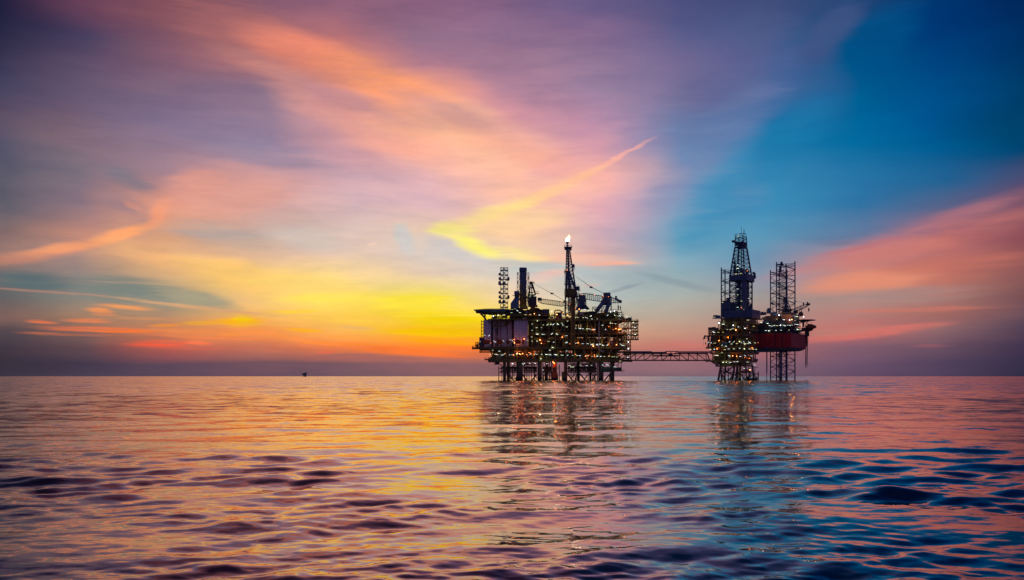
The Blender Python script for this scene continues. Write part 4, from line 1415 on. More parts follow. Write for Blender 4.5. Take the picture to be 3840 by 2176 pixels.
FL = thing('gas_flame', 'bright white-yellow gas flame burning on top of the flare tower', 'flame', (c.x, Yt, Z(906, Yt)))
def flame_mat():
    mt = bpy.data.materials.new('flame')
    mt.use_nodes = True
    nt = mt.node_tree
    nt.nodes.clear()
    b = NB(nt)
    g = nt.nodes.new('ShaderNodeNewGeometry')
    _, _, pz = b.sep(g.outputs['Position'])
    t = b.maprange(pz, Z(905, Yt), Z(878, Yt), kind='LINEAR')
    e = nt.nodes.new('ShaderNodeEmission')
    nt.links.new(b.ramp(t, [(0, (1, .92, .72)), (.45, (1, .82, .45)), (.8, (1, .55, .2)), (1, (1, .3, .08))]), e.inputs[0])
    nt.links.new(b.maprange(t, 0, 1, 9.0, 1.6, kind='LINEAR'), e.inputs[1])
    o = nt.nodes.new('ShaderNodeOutputMaterial')
    nt.links.new(e.outputs[0], o.inputs[0])
    MATS['flame'] = mt
flame_mat()
m = MB()
def tongue(m, pts, n=10):
    """a wavering tongue through (px, py, radius) points"""
    k0 = len(m.v)
    for px, py, r in pts:
        q = at(px, py, Yt)
        for i in range(n):
            an = 2 * math.pi * i / n
            m.v.append((q.x + r * math.cos(an) * (1 + .15 * math.sin(3 * an + py)), q.y + r * .8 * math.sin(an), q.z + .25 * math.sin(2 * an + px)))
    for j in range(len(pts) - 1):
        for i in range(n):
            a, b2 = k0 + j * n + i, k0 + j * n + (i + 1) % n
            m.f.append((a, b2, b2 + n, a + n))
    m.f.append(tuple(k0 + i for i in range(n))[::-1])
    m.f.append(tuple(k0 + (len(pts) - 1) * n + i for i in range(n)))
tongue(m, [(2127.5, 907, .7), (2127.5, 904, 1.25), (2128.5, 899, 1.35), (2131, 893, 1.15), (2133.2, 887, .75), (2134, 883, .36), (2132.5, 879, .06)])
m.build('flame_body', 'flame', FL, True)
m = MB()
tongue(m, [(2124, 905, .6), (2123.2, 900, .65), (2124.6, 896, .4), (2126.4, 892.5, .08)])
m.build('flame_tongue', 'flame', FL, True)
m = MB()
tongue(m, [(2131.5, 905, .5), (2133.6, 899, .5), (2134.4, 893, .25), (2134.0, 888.5, .05)])
m.build('flame_tongue', 'flame', FL, True)

# ------------------------------------------------------------ cranes
def boom(t, p0, p1, h0, hm, w, mat, n, tip=True):
    """box-lattice boom, each chord and lacing bar its own object"""
    p0, p1 = Vector(p0), Vector(p1)
    d_ = (p1 - p0).normalized()
    side = Vector((0, 1, 0))
    up = side.cross(d_) * -1
    if up.z < 0: up = -up
    def sec(s):
        h = hm * min(1, .35 + s * 5, .3 + (1 - s) * 3)
        c = p0.lerp(p1, s)
        return [c + up * h * .5 * a + side * w * .5 * b for a, b in ((1, -1), (1, 1), (-1, 1), (-1, -1))]
    for i in range(n):
        s0, s1 = sec(i / n), sec((i + 1) / n)
        for k in range(4):
            bar(t, 'boom_chord', s0[k], s1[k], .34, mat, 'cyl')
        for k in range(4):
            j = (k + 1) % 4
            bar(t, 'boom_lacing', s0[k], s1[j] if i % 2 else s1[j], .17, mat, 'cyl') if (i + k) % 2 else bar(t, 'boom_lacing', s0[j], s1[k], .17, mat, 'cyl')
        for k in (0, 2):
            bar(t, 'boom_lacing', s1[k], s1[(k + 1) % 4], .17, mat, 'cyl')
            bar(t, 'boom_lacing', s1[k - 1], s1[k], .17, mat, 'cyl')


C1 = thing('pedestal_crane', 'crane with black A frame beside the tallest exhaust stack, boom lowered right', 'crane', (X(1999, 650), 650, Z(1165, 650)), 'pedestal cranes')
bar(C1, 'pedestal', at(1998, 1181, 650), at(1998, 1140, 650), 3.4, 'olive_steel', 'drum')
box2(C1, 'machine_house', X(1982, 647), X(2012, 647), 646, 653, Z(1144, 647), Z(1112, 647), 'dark_steel')
box2(C1, 'counterweight', X(1985, 647), X(2016, 647), 645.5, 653.5, Z(1150, 647), Z(1144.5, 647), 'brown_steel')
box2(C1, 'upper_house', X(1985, 647), X(2006, 647), 646.5, 652, Z(1112, 647), Z(1104, 647), 'green_steel')
box2(C1, 'operator_cab', X(2016, 646), X(2031, 646), 645, 648, Z(1128, 646), Z(1117, 646), 'navy_steel')
for yy in (647.5, 651.5):
    for (p, q, w) in (((1985, 1107), (1989, 1060), .8), ((1995, 1104), (1993, 1064), .6), ((2008, 1107), (1993, 1060), .8), ((2000, 1098), (1985.5, 1098), .4), ((1998, 1080), (1988, 1080), .4), ((1996, 1060), (2008, 1100), .3)):
        bar(C1, 'gantry_leg', at(p[0], p[1], 650) + Vector((0, yy - 650, 0)), at(q[0], q[1], 650) + Vector((0, yy - 650, 0)), w, 'dark_steel')
m = MB(); m.lathe(at(1991, 1061, 649.5), [(.8, -1), (1.2, 0), (.7, 1)], 8); m.box(at(1998, 1061, 649.5), (2.6, 4.4, .3)); m.build('gantry_head', 'dark_steel', C1)
railing(C1, [at(1995, 1061, 647), at(2004, 1061, 647), at(2004, 1061, 652)], 1.4, 'dark_steel')
bar(C1, 'spreader', at(2000, 1094, 648), at(2021, 1094.5, 648), .3, 'dark_steel')
bar(C1, 'spreader', at(2006, 1101, 648), at(2022, 1101, 648), .5, 'dark_steel')
boom(C1, at(2018, 1128, 649), at(2131, 1144, 649), 1, 3.3, 2.2, 'dark_steel', 17)
box2(C1, 'boom_winch', X(2113, 649), X(2118, 649), 648.5, 650.5, Z(1133, 649), Z(1127, 649), 'dark_steel')
for k in (-.6, 0, .6):
    bar(C1, 'pendant_line', at(2000, 1064, 648 + k), at(2070, 1101 + k, 648 + k), .13, 'wire', 'cyl')
    bar(C1, 'pendant_line', at(2070, 1101 + k, 648 + k), at(2131, 1136, 648 + k), .13, 'wire', 'cyl')
m = MB(); m.box(at(2069, 1101, 648), (1.7, 1.6, 1.1)); m.box(at(2073, 1102.5, 648), (1.6, .8, .5)); m.build('pendant_sheave', 'dark_steel', C1)
lamp(C1, at(2105.5, 1132.5, 647.5), 'o')
lamps(C1, '1000,1020,l 1068,1015,r', 1740, 860, 4.044, 646)

C2 = thing('pedestal_crane', 'crane on the thick olive column in front of the flare tower', 'crane', (X(2149, 638), 638, Z2), 'pedestal cranes')
bar(C2, 'pedestal', at(2149, 1301, 637.5), at(2149, 1106, 637.5), 3.3, 'olive_steel', 'drum')
for py in (1110, 1142, 1200, 1252):
    bar(C2, 'pedestal_flange', at(2149, py, 637.5), at(2149, py + 2.6, 637.5), 3.9, 'olive_steel', 'drum')
m = MB()
m.lathe(at(2149, 1106, 637.5), [(1.7, -2), (2.6, 0), (3.3, .8), (3.3, 1.4)], 14)
m.build('slew_ring', 'dark_steel', C2, True)
box2(C2, 'machine_house', X(2121, 636), X(2157, 636), 634, 641, Z(1110, 636), Z(1084, 636), 'olive_steel')
box2(C2, 'house_floor', X(2119, 636), X(2168, 636), 633.5, 641.5, Z(1113.5, 636), Z(1110.2, 636), 'dark_steel')
railing(C2, [(X(2118, 636), 641, Z(1110, 636)), (X(2118, 636), 633.5, Z(1110, 636)), (X(2128, 636), 633.5, Z(1110, 636))], 5, 'dark_steel')
box2(C2, 'operator_cab', X(2159, 636), X(2173, 636), 634, 638, Z(1088, 636), Z(1075, 636), 'navy_steel')
box2(C2, 'cab_floor', X(2156, 636), X(2176.5, 636), 633.6, 638.5, Z(1089, 636), Z(1088.1, 636), 'dark_steel')
railing(C2, [(X(2158, 636), 634, Z(1075, 636)), (X(2171, 636), 634, Z(1075, 636))], 1.2, 'dark_steel')
for yy in (634.5, 640):
    for (p, q, w) in (((2124, 1084), (2128, 1016), .8), ((2156, 1084), (2132, 1012), .8), ((2134, 1084), (2130, 1016), .6), ((2142, 1084), (2131, 1020), .6), ((2125, 1067), (2150, 1067), .4), ((2127, 1044), (2142, 1044), .4),
                      ((2150, 1067), (2127, 1044), .35), ((2125, 1067), (2142, 1044), .35)):
        bar(C2, 'gantry_leg', at(p[0], p[1], 637) + Vector((0, yy - 637, 0)), at(q[0], q[1], 637) + Vector((0, yy - 637, 0)), w, 'navy_steel')
lattice(C2, [at(2160, 1150, 634), at(2171, 1150, 634), at(2171, 1150, 638), at(2160, 1150, 638)], [at(2160, 1090, 634), at(2171, 1090, 634), at(2171, 1090, 638), at(2160, 1090, 638)],
        [0, .2, .4, .6, .8, 1], .3, .18, 'navy_steel', 'X', shape='box')
lattice(C2, [at(2131, 1172, 639), at(2137, 1172, 639), at(2137, 1172, 642), at(2131, 1172, 642)], [at(2131, 1114, 639), at(2137, 1114, 639), at(2137, 1114, 642), at(2131, 1114, 642)],
        [0, .2, .4, .6, .8, 1], .3, .16, 'navy_steel', 'X', shape='box')
boom(C2, at(2166, 1108, 637), at(2331, 1132, 637), 1, 4.0, 2.6, 'navy_steel', 22)
m = MB()
m.bar(at(2307, 1121, 637), at(2331, 1135, 637), 1.3); m.box(at(2310, 1117, 637), (1.2, 1.6, 2.6)); m.box(at(2326, 1132, 637), (1.6, 1.8, 1.6)); m.bar(at(2318, 1124, 637), at(2316, 1118, 637), .4)
m.build('boom_head', 'navy_steel', C2)
for k in (-.6, 0, .6):
    bar(C2, 'pendant_line', at(2152, 1032, 636 + k), at(2217, 1078 + k * 1.5, 636 + k), .14, 'wire', 'cyl')
    bar(C2, 'pendant_line', at(2217, 1078 + k * 1.5, 636 + k), at(2303, 1119, 636 + k), .13, 'wire', 'cyl')
m = MB(); m.box(at(2216, 1077.5, 636), (1.7, 1.6, 1.2)); m.box(at(2220, 1079.5, 636), (1.8, .8, .6)); m.build('pendant_sheave', 'navy_steel', C2)
bar(C2, 'hoist_line', at(2318.6, 1136, 637), at(2318.6, 1147, 637), .12, 'wire', 'cyl')
m = MB(); m.lathe(at(2318.6, 1151, 637), [(.15, -2), (.5, -1), (.45, .6), (.15, 1.2)], 6); m.build('hook_block', 'wire', C2)
railing(C2, [at(2200, 1103.5, 637), at(2226, 1107, 637)], 1.2, 'navy_steel')
for q in ((2181, 1105), (2229, 1106), (2262, 1111), (2282, 1113)):
    lamp(C2, at(*q, 635), 'o')
lamp(C2, at(2136, 1141, 636), 'o')

# ------------------------------------------------------------ lights of the platform
lamps(P1, '870,85,w 810,150,w 955,148,w 585,190,w 680,185,w 410,188,w 500,207,B 910,115,r 1130,183,y 1285,190,w 1050,185,y 1200,168,O 1580,182,o '
      '1255,292,w 1160,343,w 1240,405,w 1322,405,w 1160,452,w 1250,517,w 1340,520,w 1370,522,w 1155,565,w 1160,635,w 1247,637,w 1085,622,w '
      '1355,358,l 1425,355,l 1480,350,l 1600,345,r 1525,350,l 1500,512,l 1585,517,r 275,645,l 337,652,w 385,640,l 430,650,r 508,632,l 530,648,r 600,640,r 652,628,l 675,636,r '
      '780,618,l 828,632,r 942,625,r 457,668,o 847,607,o 1025,600,O 1297,617,O 1345,637,w 1440,640,y 1530,652,w 430,540,l 355,535,r '
      '1515,745,w 1460,790,w 602,808,w 490,790,w', 1740, 1140, 4.55, YF - 1.0)
lamps(P1, '450,868,l 568,865,l 648,873,w 685,858,l 780,870,w 818,866,w 902,856,l 1130,862,w 1215,850,r 1240,862,w 1325,862,w 1400,865,w 1430,863,w 1470,868,w 1550,863,w 1575,870,y 1310,937,w '
      '487,846,o 535,858,w 908,842,O 945,852,O 1200,870,o 705,845,o 1000,850,O 1110,830,o 1085,890,o 830,1022,r 1005,1027,r 1033,1017,r 1122,1017,r 1212,1015,r 1412,1020,l 1350,1127,w 1537,1012,O', 1740, 1140, 4.55, YF - .8)
lamps(P1, '40,130,l 225,195,r 445,228,r 485,230,w 580,235,w 620,230,r 645,240,r 707,207,l 728,255,r 605,95,w 668,118,l 860,145,r 1045,135,B 1110,125,B 1185,125,w 1220,178,w 1205,205,r 1115,195,r 995,192,l 1320,215,r 1372,228,r 340,135,w '
      '445,82,o 508,90,O 130,182,O 310,195,O 238,150,o 915,140,o 310,293,w 212,328,w 298,392,w 150,348,r 25,350,l 230,360,r '
      '442,415,w 525,420,w 573,425,w 647,427,w 690,430,w 768,437,w 722,443,w 908,365,w 1043,328,w 1075,332,y 1130,337,w 960,435,l 1090,440,o 1220,432,O 1125,425,o 1015,388,o 740,446,o '
      '1298,348,w 1430,318,w 1460,405,w 1380,455,l 1308,468,r 1355,545,w 1465,520,w 1348,650,B 1350,765,B', 2060, 1140, 4.55, YF - .8)
lamps(P1, '295,542,w 265,545,y 130,517,r 45,512,l 300,650,r 290,663,w 435,660,o 442,672,w 490,664,O 568,680,w 655,680,w 722,697,w 740,686,w 815,690,w 815,705,w 905,700,w 920,708,w 990,702,w 1145,697,O 1220,690,r 1250,710,w 1278,710,w 870,690,l '
      '60,745,w 296,803,w 10,790,w 95,865,w 120,870,w 210,873,w 230,876,w 310,878,w 395,880,w 478,882,w 524,884,w 638,887,w 673,878,o 735,895,w 818,892,w 877,896,w 940,898,y 1020,882,o 1020,898,w 1075,902,y 1110,902,w 1155,905,w 1185,885,o 448,862,o 770,875,o '
      '1335,908,w 1350,912,w 1210,975,y 530,1045,w 370,1075,w 403,1077,w 638,1052,w 717,1048,w 910,1043,r 975,1040,r 1003,1042,r 1110,1073,w 1135,1078,w 345,1050,w 220,570,O 350,680,o 750,720,O 1010,690,o 640,930,o 770,900,o 1180,440,O', 2060, 1140, 4.55, YF - .8)

bulb(P1, at(2080, 1364, 642), (1.0, 0.2, 0.02), 350.0)
bulb(P1, at(2335, 1234, 637), (1.0, 0.2, 0.02), 500.0)
# sodium lamps further in, whose light fills the lower modules
for (px, py, dy) in ((1862, 1330, 6), (1893, 1330, 7), (1925, 1332, 7), (1952, 1330, 6), (1975, 1330, 6), (1995, 1333, 7), (1990, 1325, 5), (1826, 1286, 4), (1945, 1290, 2), (1930, 1286, 2), (2030, 1288, 4), (2168, 1290, 5), (2225, 1297, 4),
                     (2285, 1293, 4), (2310, 1233, 3), (2322, 1236, 2), (2195, 1336, 5), (2205, 1342, 4), (2250, 1338, 6), (2308, 1338, 5), (2110, 1266, 4), (2095, 1250, 6), (2074, 1358, 4)):
    lamp(P1, at(px, py, YF + dy), 'O')

# ------------------------------------------------------------ the bridge
BR = thing('footbridge', 'long steel truss footbridge carrying pipes between the two platforms', 'bridge', (X(2500, 650), 650, Z(1353, 650)))
def bp(px, py, s=0):
    t = (px - 2338) / (2662 - 2338)
    Y = 650 - 16 * t + s
    return at(px, py, Y)
for s in (-2.2, 2.2):
    bar(BR, 'top_chord', bp(2338, 1327.7, s), bp(2655, 1327, s), .75, 'brown_steel')
    bar(BR, 'bottom_chord', bp(2338, 1352, s), bp(2664, 1352.5, s), .85, 'brown_steel')
    nodes = [2349, 2382.3, 2415.5, 2448.6, 2481.7, 2515, 2548, 2581.4, 2614.5, 2648]
    for px in nodes[1:]:
        bar(BR, 'post', bp(px, 1352, s), bp(px, 1327.5, s), .5, 'brown_steel')
    for i in range(9):
        a, b_ = nodes[i], nodes[i + 1]
        if i < 5: bar(BR, 'diagonal', bp(a + 3, 1351, s), bp(b_ - 1, 1328.5, s), .55, 'brown_steel')
        else: bar(BR, 'diagonal', bp(a + 1, 1328.5, s), bp(b_ - 3, 1351, s), .55, 'brown_steel')
    bar(BR, 'diagonal', bp(2653, 1328, s), bp(2661, 1352, s), .8, 'brown_steel')
    for py, w in ((1332.5, .28), (1337, .2)):
        bar(BR, 'pipe_rail', bp(2338, py, s * .8), bp(2650, py, s * .8), w, 'dark_steel', 'cyl')
railing(BR, [bp(2338, 1351, -1.9), bp(2664, 1351, -1.9)], 1.1, 'brown_steel', t=.09)
m = MB()
for i in range(58):
    a = 2338 + i * 5.6
    m.bar(bp(a, 1351.6, -2), bp(a, 1351.6, 2), .3)
m.bar(bp(2338, 1351.3), bp(2664, 1351.3), .25)
tag(m.build('grating_joists', 'brown_steel', BR), kind='stuff')
for (u0, u1, py, w, s) in ((2290, 2444, 1320.5, 1.3, -1.5), (2444, 2500, 1322, .9, -1.5), (2497, 2541, 1317.8, .45, -1.5), (2541, 2668, 1318.6, .45, -1.5), (2541, 2668, 1322.8, .8, -1.0), (2338, 2500, 1324, .5, 1.2),
                       (2448, 2545, 1334.5, .8, 0), (2500, 2668, 1319, .4, 1.4)):
    bar(BR, 'bridge_pipe', bp(u0, py, s), bp(u1, py, s), w, 'navy_steel', 'cyl')
for (p, q) in (((2490, 1324), (2497, 1318)), ((2530, 1326), (2542, 1319)), ((2510, 1333), (2522, 1329)), ((2500, 1334), (2542, 1334)), ((2500, 1328), (2519, 1331))):
    bar(BR, 'expansion_loop', bp(*p, -1.5), bp(*q, -1.5), .6, 'navy_steel', 'cyl')
for px in nodes[1:]:
    box(BR, 'pipe_support', bp(px, 1324.8), (.5, 5, .9), 'brown_steel')


# ================================================================== right: wellhead platform under the derrick
WY, WB = 625.0, 656.0
wx = lambda px: X(px, WY)
wz = lambda py: Z(py, WY)
WP = thing('wellhead_platform', 'smaller olive platform on splayed legs at the right end of the footbridge', 'platform', (X(2760, 640), 640, 0))
for (u0, u1, w, Y) in ((2693, 2704, 8, 627), (2746, 2755, 8, 627), (2775, 2775.5, 9, 626), (2829, 2820, 7, 627), (2716, 2722, 6, 654), (2800, 2796, 6, 654), (2760, 2764, 6, 652)):
    bar(WP, 'jacket_leg', at(u0, 1430, Y), at(u1, 1368, Y), w / 5.25, 'yellow_steel' if w == 9 else ('brown_steel' if Y < 640 else 'dark_steel'), 'drum')
for Y in (627.2, 653):
    for (p, q, w) in (((2700, 1397.5), (2826, 1397.5), .7), ((2705, 1402), (2722, 1426), .9), ((2705, 1400), (2711, 1426), .6), ((2752, 1402), (2734, 1426), .9), ((2708, 1381), (2748, 1408), .5), ((2745, 1381), (2704, 1408), .5),
                      ((2756, 1402), (2770, 1426), .8), ((2772, 1400), (2754, 1426), .7), ((2779, 1402), (2793, 1426), .8), ((2816, 1396), (2797, 1426), .8), ((2823, 1404), (2806, 1420), .7), ((2700, 1407), (2750, 1407), .35),
                      ((2731, 1378), (2731, 1426), .7), ((2780, 1380), (2820, 1396), .4), ((2816, 1380), (2780, 1396), .4)):
        bar(WP, 'jacket_brace', at(*p, Y), at(*q, Y), w, 'brown_steel', 'cyl')
for px, y0 in ((2762, 1362), (2768, 1362), (2791, 1375), (2799, 1375), (2808, 1375), (2786, 1385)):
    bar(WP, 'conductor', at(px, 1430, 634), at(px, y0, 634), .55, 'red_brown' if px > 2790 else 'dark_steel', 'cyl')
bar(WP, 'bumper_post', at(2843.7, 1429, 628), at(2843.7, 1394, 628), .75, 'red_brown', 'drum')
bar(WP, 'bumper_arm', at(2822, 1402, 628), at(2843, 1404, 628), .6, 'dark_steel')
bar(WP, 'swing_rope_arm', at(2826, 1378, 628), at(2843, 1378.5, 628), .35, 'dark_steel')
bar(WP, 'swing_rope_arm', at(2830.5, 1378, 628), at(2830.5, 1402, 628), .4, 'dark_steel')
m = MB()
m.prism([(wx(2798), 623), (wx(2838), 623), (wx(2836), 630), (wx(2800), 630)], -.6, 1.5)
for k in range(7): m.bar((wx(2800 + 6 * k), 622.6, -1), (wx(2800 + 6 * k), 622.6, 2.6), .5, 'cyl')
m.bar((wx(2800), 623, 1.4), (wx(2814), 624, 4.6), .6); m.bar((wx(2836), 623, 1.4), (wx(2822), 624, 5.2), .6)
m.build('boat_landing', 'dark_steel', WP)
box2(WP, 'valve_platform', wx(2784), wx(2814), 625, 632, wz(1395), wz(1390), 'brown_steel')
# decks, turned so that the near corner points at us
TW = Turned(2786, 620.0, 33.0)
tz = TW.z
def fdeck(parent, T, u0, u1, py, th, mat='olive_steel', name='deck'):
    """a deck filling the turned outline between two picture columns"""
    FRAME[0] = T.F
    a, D = T.front(u0), T.right(u1)
    deck(parent, a, 0, 0, D, T.z(py), th, mat, name=name)
    FRAME[0] = Matrix.Identity(4)
for (u0, u1, py, th) in ((2684, 2826, 1370, .9), (2668, 2838, 1352, 1.1), (2664, 2843, 1321, 1.0), (2648, 2839, 1300, 1.0), (2657, 2830, 1254, .9), (2700, 2843, 1231, .8), (2706, 2846, 1206, .8)):
    fdeck(WP, TW, u0, u1, py, th)
deck(WP, X(2656, 634), X(2690, 634), 630, 642, Z(1352, 634), 1.0)
bar(WP, 'deck_strut', at(2668, 1356, 634), at(2694, 1372, 634), .9, 'brown_steel')
bar(WP, 'deck_strut', at(2676, 1356, 634), at(2698, 1366, 634), .5, 'brown_steel')
rnd = random.Random(23)
rows = ((1370, 1353.5, 2686, 2824, 7), (1352, 1326, 2672, 2836, 10), (1321, 1304, 2668, 2840, 10), (1300, 1258, 2654, 2836, 11), (1254, 1233, 2660, 2828, 9), (1231, 1208, 2702, 2842, 8), (1205, 1192, 2708, 2844, 6))
for (p0, p1, u0, u1, n) in rows:
    a, b_ = tz(p0), tz(p1)
    for side in (0, 1):
        FRAME[0] = TW.R if side else TW.F
        s0, s1 = (0.5, TW.right(u1)) if side else (TW.front(u0), -.5)
        nn = n if not side else max(3, n // 2)
        equip(WP, s0, s1, 2.0, 5.5, a, b_ - a, nn, rnd)
        pipes(WP, s0, s1, .9, a, b_, rnd, 50, 'brown_steel')
        pipes(WP, s0, s1, .3, a, b_, rnd, 22, 'olive_steel')
        k = int((s1 - s0) / 4.2)
        for q in range(k + 1):
            xx = s0 + (s1 - s0) * q / k
            bar(WP, 'deck_post', (xx, .8, a), (xx, .8, b_), .7, rnd.choice(['olive_steel', 'brown_steel', 'olive_steel', 'yellow_steel']))
        xx = s0 + 1
        while xx < s1 - 1:
            w = rnd.uniform(2.4, 4.6)
            if rnd.random() > .08:
                box2(WP, 'bulkhead', xx, min(s1 - .3, xx + w - .15), 7.5 + rnd.uniform(0, 2), 11, a, b_ - .3, rnd.choice(['dark_steel', 'olive_steel', 'brown_steel', 'green_steel']))
            xx += w
FRAME[0] = Matrix.Identity(4)
# tanks on the upper decks
for (u0, u1, y0, y1, mat) in ((2667, 2688, 1271, 1260, 'brown_steel'), (2712, 2734, 1269, 1259, 'yellow_steel'), (2758, 2780, 1270, 1259, 'brown_steel'), (2669, 2700, 1284, 1273, 'olive_steel'), (2768, 2782, 1285, 1262, 'olive_steel')):
    FRAME[0] = TW.F
    box2(WP, 'tank', TW.front(u0), TW.front(u1) if u1 < 2786 else -.1, -.9, 1.5, tz(y0), tz(y1), mat)
    FRAME[0] = Matrix.Identity(4)
bar(WP, 'green_tank', at(2710, 1290, TW.Y(2710) - 2), at(2726, 1290, TW.Y(2726) - 2), 2.4, 'teal_paint', 'vessel')
bar(WP, 'end_vessel', at(2832, 1321, TW.Y(2838)), at(2846, 1321.5, TW.Y(2838)), 1.9, 'grey_steel', 'vessel')
bar(WP, 'end_vessel', at(2826, 1349, TW.Y(2832)), at(2841, 1350, TW.Y(2832)), 1.6, 'grey_steel', 'vessel')
m = MB()
m.box(at(2676, 1234, TW.Y(2676)), (5.8, 3, 1.6)); m.box(at(2676, 1229, TW.Y(2676)), (2.6, 2.6, .8)); m.box(at(2662, 1233, TW.Y(2676)), (1.6, 2, 1.8)); m.box(at(2688, 1236, TW.Y(2676)), (2.4, 2.4, 1.4))
for k in range(3): m.bar(at(2658 + 3 * k, 1256, TW.Y(2660)), at(2657 + 4 * k, 1228, TW.Y(2660)), .25)
m.bar(at(2656, 1254, TW.Y(2660)), at(2656, 1228, TW.Y(2660)), .2)
m.build('deck_winch', 'dark_steel', WP)
lattice(WP, [at(2694, 1254, 636), at(2703, 1254, 636), at(2703, 1254, 640), at(2694, 1254, 640)], [at(2694, 1206, 636), at(2703, 1206, 636), at(2703, 1206, 640), at(2694, 1206, 640)], [0, .33, .66, 1], .3, .2, 'brown_steel', 'X', shape='box')
WC = thing('deck_crane', 'small dark crane jutting left from the smaller platform above the footbridge end', 'crane', (X(2656, 638), 638, Z(1262, 638)))
bar(WC, 'mast', at(2658, 1300, TW.Y(2658)), at(2658, 1258, TW.Y(2658)), .9, 'dark_steel', 'drum')
bar(WC, 'jib', at(2662, 1262, TW.Y(2658)), at(2645, 1260.5, TW.Y(2658)), .9, 'dark_steel')
bar(WC, 'knuckle_arm', at(2645, 1258, TW.Y(2658)), at(2639.5, 1271, TW.Y(2658)), 1.1, 'dark_steel')
bar(WC, 'work_basket', at(2634, 1272, TW.Y(2658)), at(2649, 1269, TW.Y(2658)), .35, 'dark_steel')
bar(WC, 'hoist_line', at(2637.6, 1272, TW.Y(2658)), at(2637.6, 1298, TW.Y(2658)), .12, 'wire', 'cyl')
m = MB(); m.lathe(at(2645.5, 1288, TW.Y(2658)), [(.1, -1), (.4, 0), (.35, .5), (.1, .8)], 6); m.build('hook_block', 'wire', WC)

lamps(WP, '425,362,B 660,398,B 745,425,w 653,453,w 855,450,B 888,440,o 703,478,O 560,467,w 615,470,w 1125,352,w 1000,415,y 327,505,w 345,517,w 412,515,y 490,512,y 495,380,w '
      '248,680,l 297,685,l 355,693,w 427,652,O 480,725,l 575,607,o 885,622,w 600,672,l 670,672,l 760,670,l 797,685,l 833,672,r 632,707,w 905,700,w 932,685,r 1022,690,r 1072,685,o 540,745,w 720,700,y 860,708,w '
      '348,795,w 585,790,w 670,788,w 767,780,w 845,787,r 930,790,w 985,795,w 1038,797,w 393,790,O 980,775,o 280,797,w 520,800,y '
      '473,853,w 590,900,w 717,910,O 775,913,w 857,900,r 960,905,w 367,898,w 400,898,w 650,905,O 930,945,o 600,920,w 850,930,o '
      '545,1012,w 610,1012,w 678,1002,w 728,1000,w 895,1007,w 492,1010,w 970,1055,w 1010,1055,w 840,1113,w 937,1135,O', 2600, 1130, 4.411, lambda px: TW.Y(px) - 1.2)

# ================================================================== jack-up drilling rig
JR = thing('jackup_rig', 'drilling rig with a dark red hull raised on three lattice legs', 'drilling rig', (X(2880, 690), 690, 0))
HY = 662.0
hx = lambda px: X(px, HY)
zb, zt_ = Z(1302, HY), Z(1249, HY)
TH = Turned(2966, HY, 30.8)
def hp(x, y):
    """a plan point of the hull: x along the front face from the near corner, y inboard"""
    v = TH.F @ Vector((x, y, 0))
    return (v.x, v.y)
LW = TH.front(2706)
DH = TH.right(3022)
plan = [hp(LW, 0), hp(0, 0), hp(0, DH), hp(-16, DH + 14), hp(LW + 10, DH + 14), hp(LW, 20)]
hull_c = hp(LW / 2, DH / 2)
m = MB(); m.prism(plan, zb, zt_); m.build('hull', 'red_hull', JR)
plan_b = [(x + (hull_c[0] - x) * .14, y + (hull_c[1] - y) * .14) for (x, y) in plan]
m = MB()
n = len(plan)
V = [(x, y, zb - .01) for x, y in plan] + [(x, y, zb - 2.0) for x, y in plan_b]
m.add(V, [(i + n, (i + 1) % n + n, (i + 1) % n, i) for i in range(n)] + [tuple(range(n)), tuple(range(n, 2 * n))[::-1]])
m.build('hull_bottom', 'grey_hull', JR)
# hull plates: strakes and frames proud of the shell
def plates(p, q, n, rows, name='hull_plate'):
    p, q = Vector(p), Vector(q)
    d_ = (q - p)
    nrm = Vector((d_.y, -d_.x, 0)).normalized()
    ang = math.atan2(d_.y, d_.x)
    for i in range(n):
        for r in range(rows):
            c = p.lerp(q, (i + .5) / n) + nrm * (.05 + .02 * ((i * 3 + r) % 3))
            c.z = zb + (zt_ - zb) * (r + .5) / rows
            box(JR, name, c, (d_.length / n - .12, .12, (zt_ - zb) / rows - .1), 'red_hull', ang)
plates((plan[0][0], plan[0][1], 0), (plan[1][0], plan[1][1], 0), 13, 3)
plates((plan[1][0], plan[1][1], 0), (plan[2][0], plan[2][1], 0), 6, 3)
FRAME[0] = TH.F
fr = TH.front
Q = TH.z
for px in (2850, 2907.5, 2934):
    box(JR, 'fender_pipe', (fr(px), -.35, (zb + zt_) / 2), (.45, .45, zt_ - zb), 'dark_steel')
FRAME[0] = Matrix.Identity(4)
# gunwale deck and equipment on it
m = MB(); m.prism([(x * 1.0, y) for x, y in plan], zt_ + .02, zt_ + .5); m.build('main_deck', 'dark_steel', JR)
railing(JR, [(x, y, zt_ + .5) for x, y in plan[:4]], 1.3, 'dark_steel')
rnd = random.Random(41)
DP = ['dark_steel', 'navy_steel', 'green_steel', 'dark_steel', 'brown_steel', 'slate_steel']
# the dark mezzanine band with two rows of lights, along the front and round the corner
for side, s0, s1 in ((0, fr(2812), -.3), (1, .3, TH.right(3008))):
    FRAME[0] = TH.R if side else TH.F
    box2(JR, 'mezzanine', s0 + (0 if not side else 3), s1 - (3 if not side else 0), 3, 14, zt_ + .5, Q(1231), 'dark_steel')
    equip(JR, s0 + 6, s1, 1.2, 2.6, zt_ + .5, 3.0, 9 if not side else 6, rnd, DP)
    s2 = fr(2842) if not side else s0
    equip(JR, s2, s1, 1.5, 3, Q(1232), 3.2, 9 if not side else 6, rnd, DP)
    pipes(JR, s2, s1, .8, zt_ + .5, Q(1217), rnd, 80, 'dark_steel')
    box2(JR, 'bulkhead', s2, s1, 7, 8, Q(1232), Q(1216), 'dark_steel')
FRAME[0] = TH.F
deck(JR, fr(2842), -.2, .4, 34, Q(1232), .9, 'dark_steel')
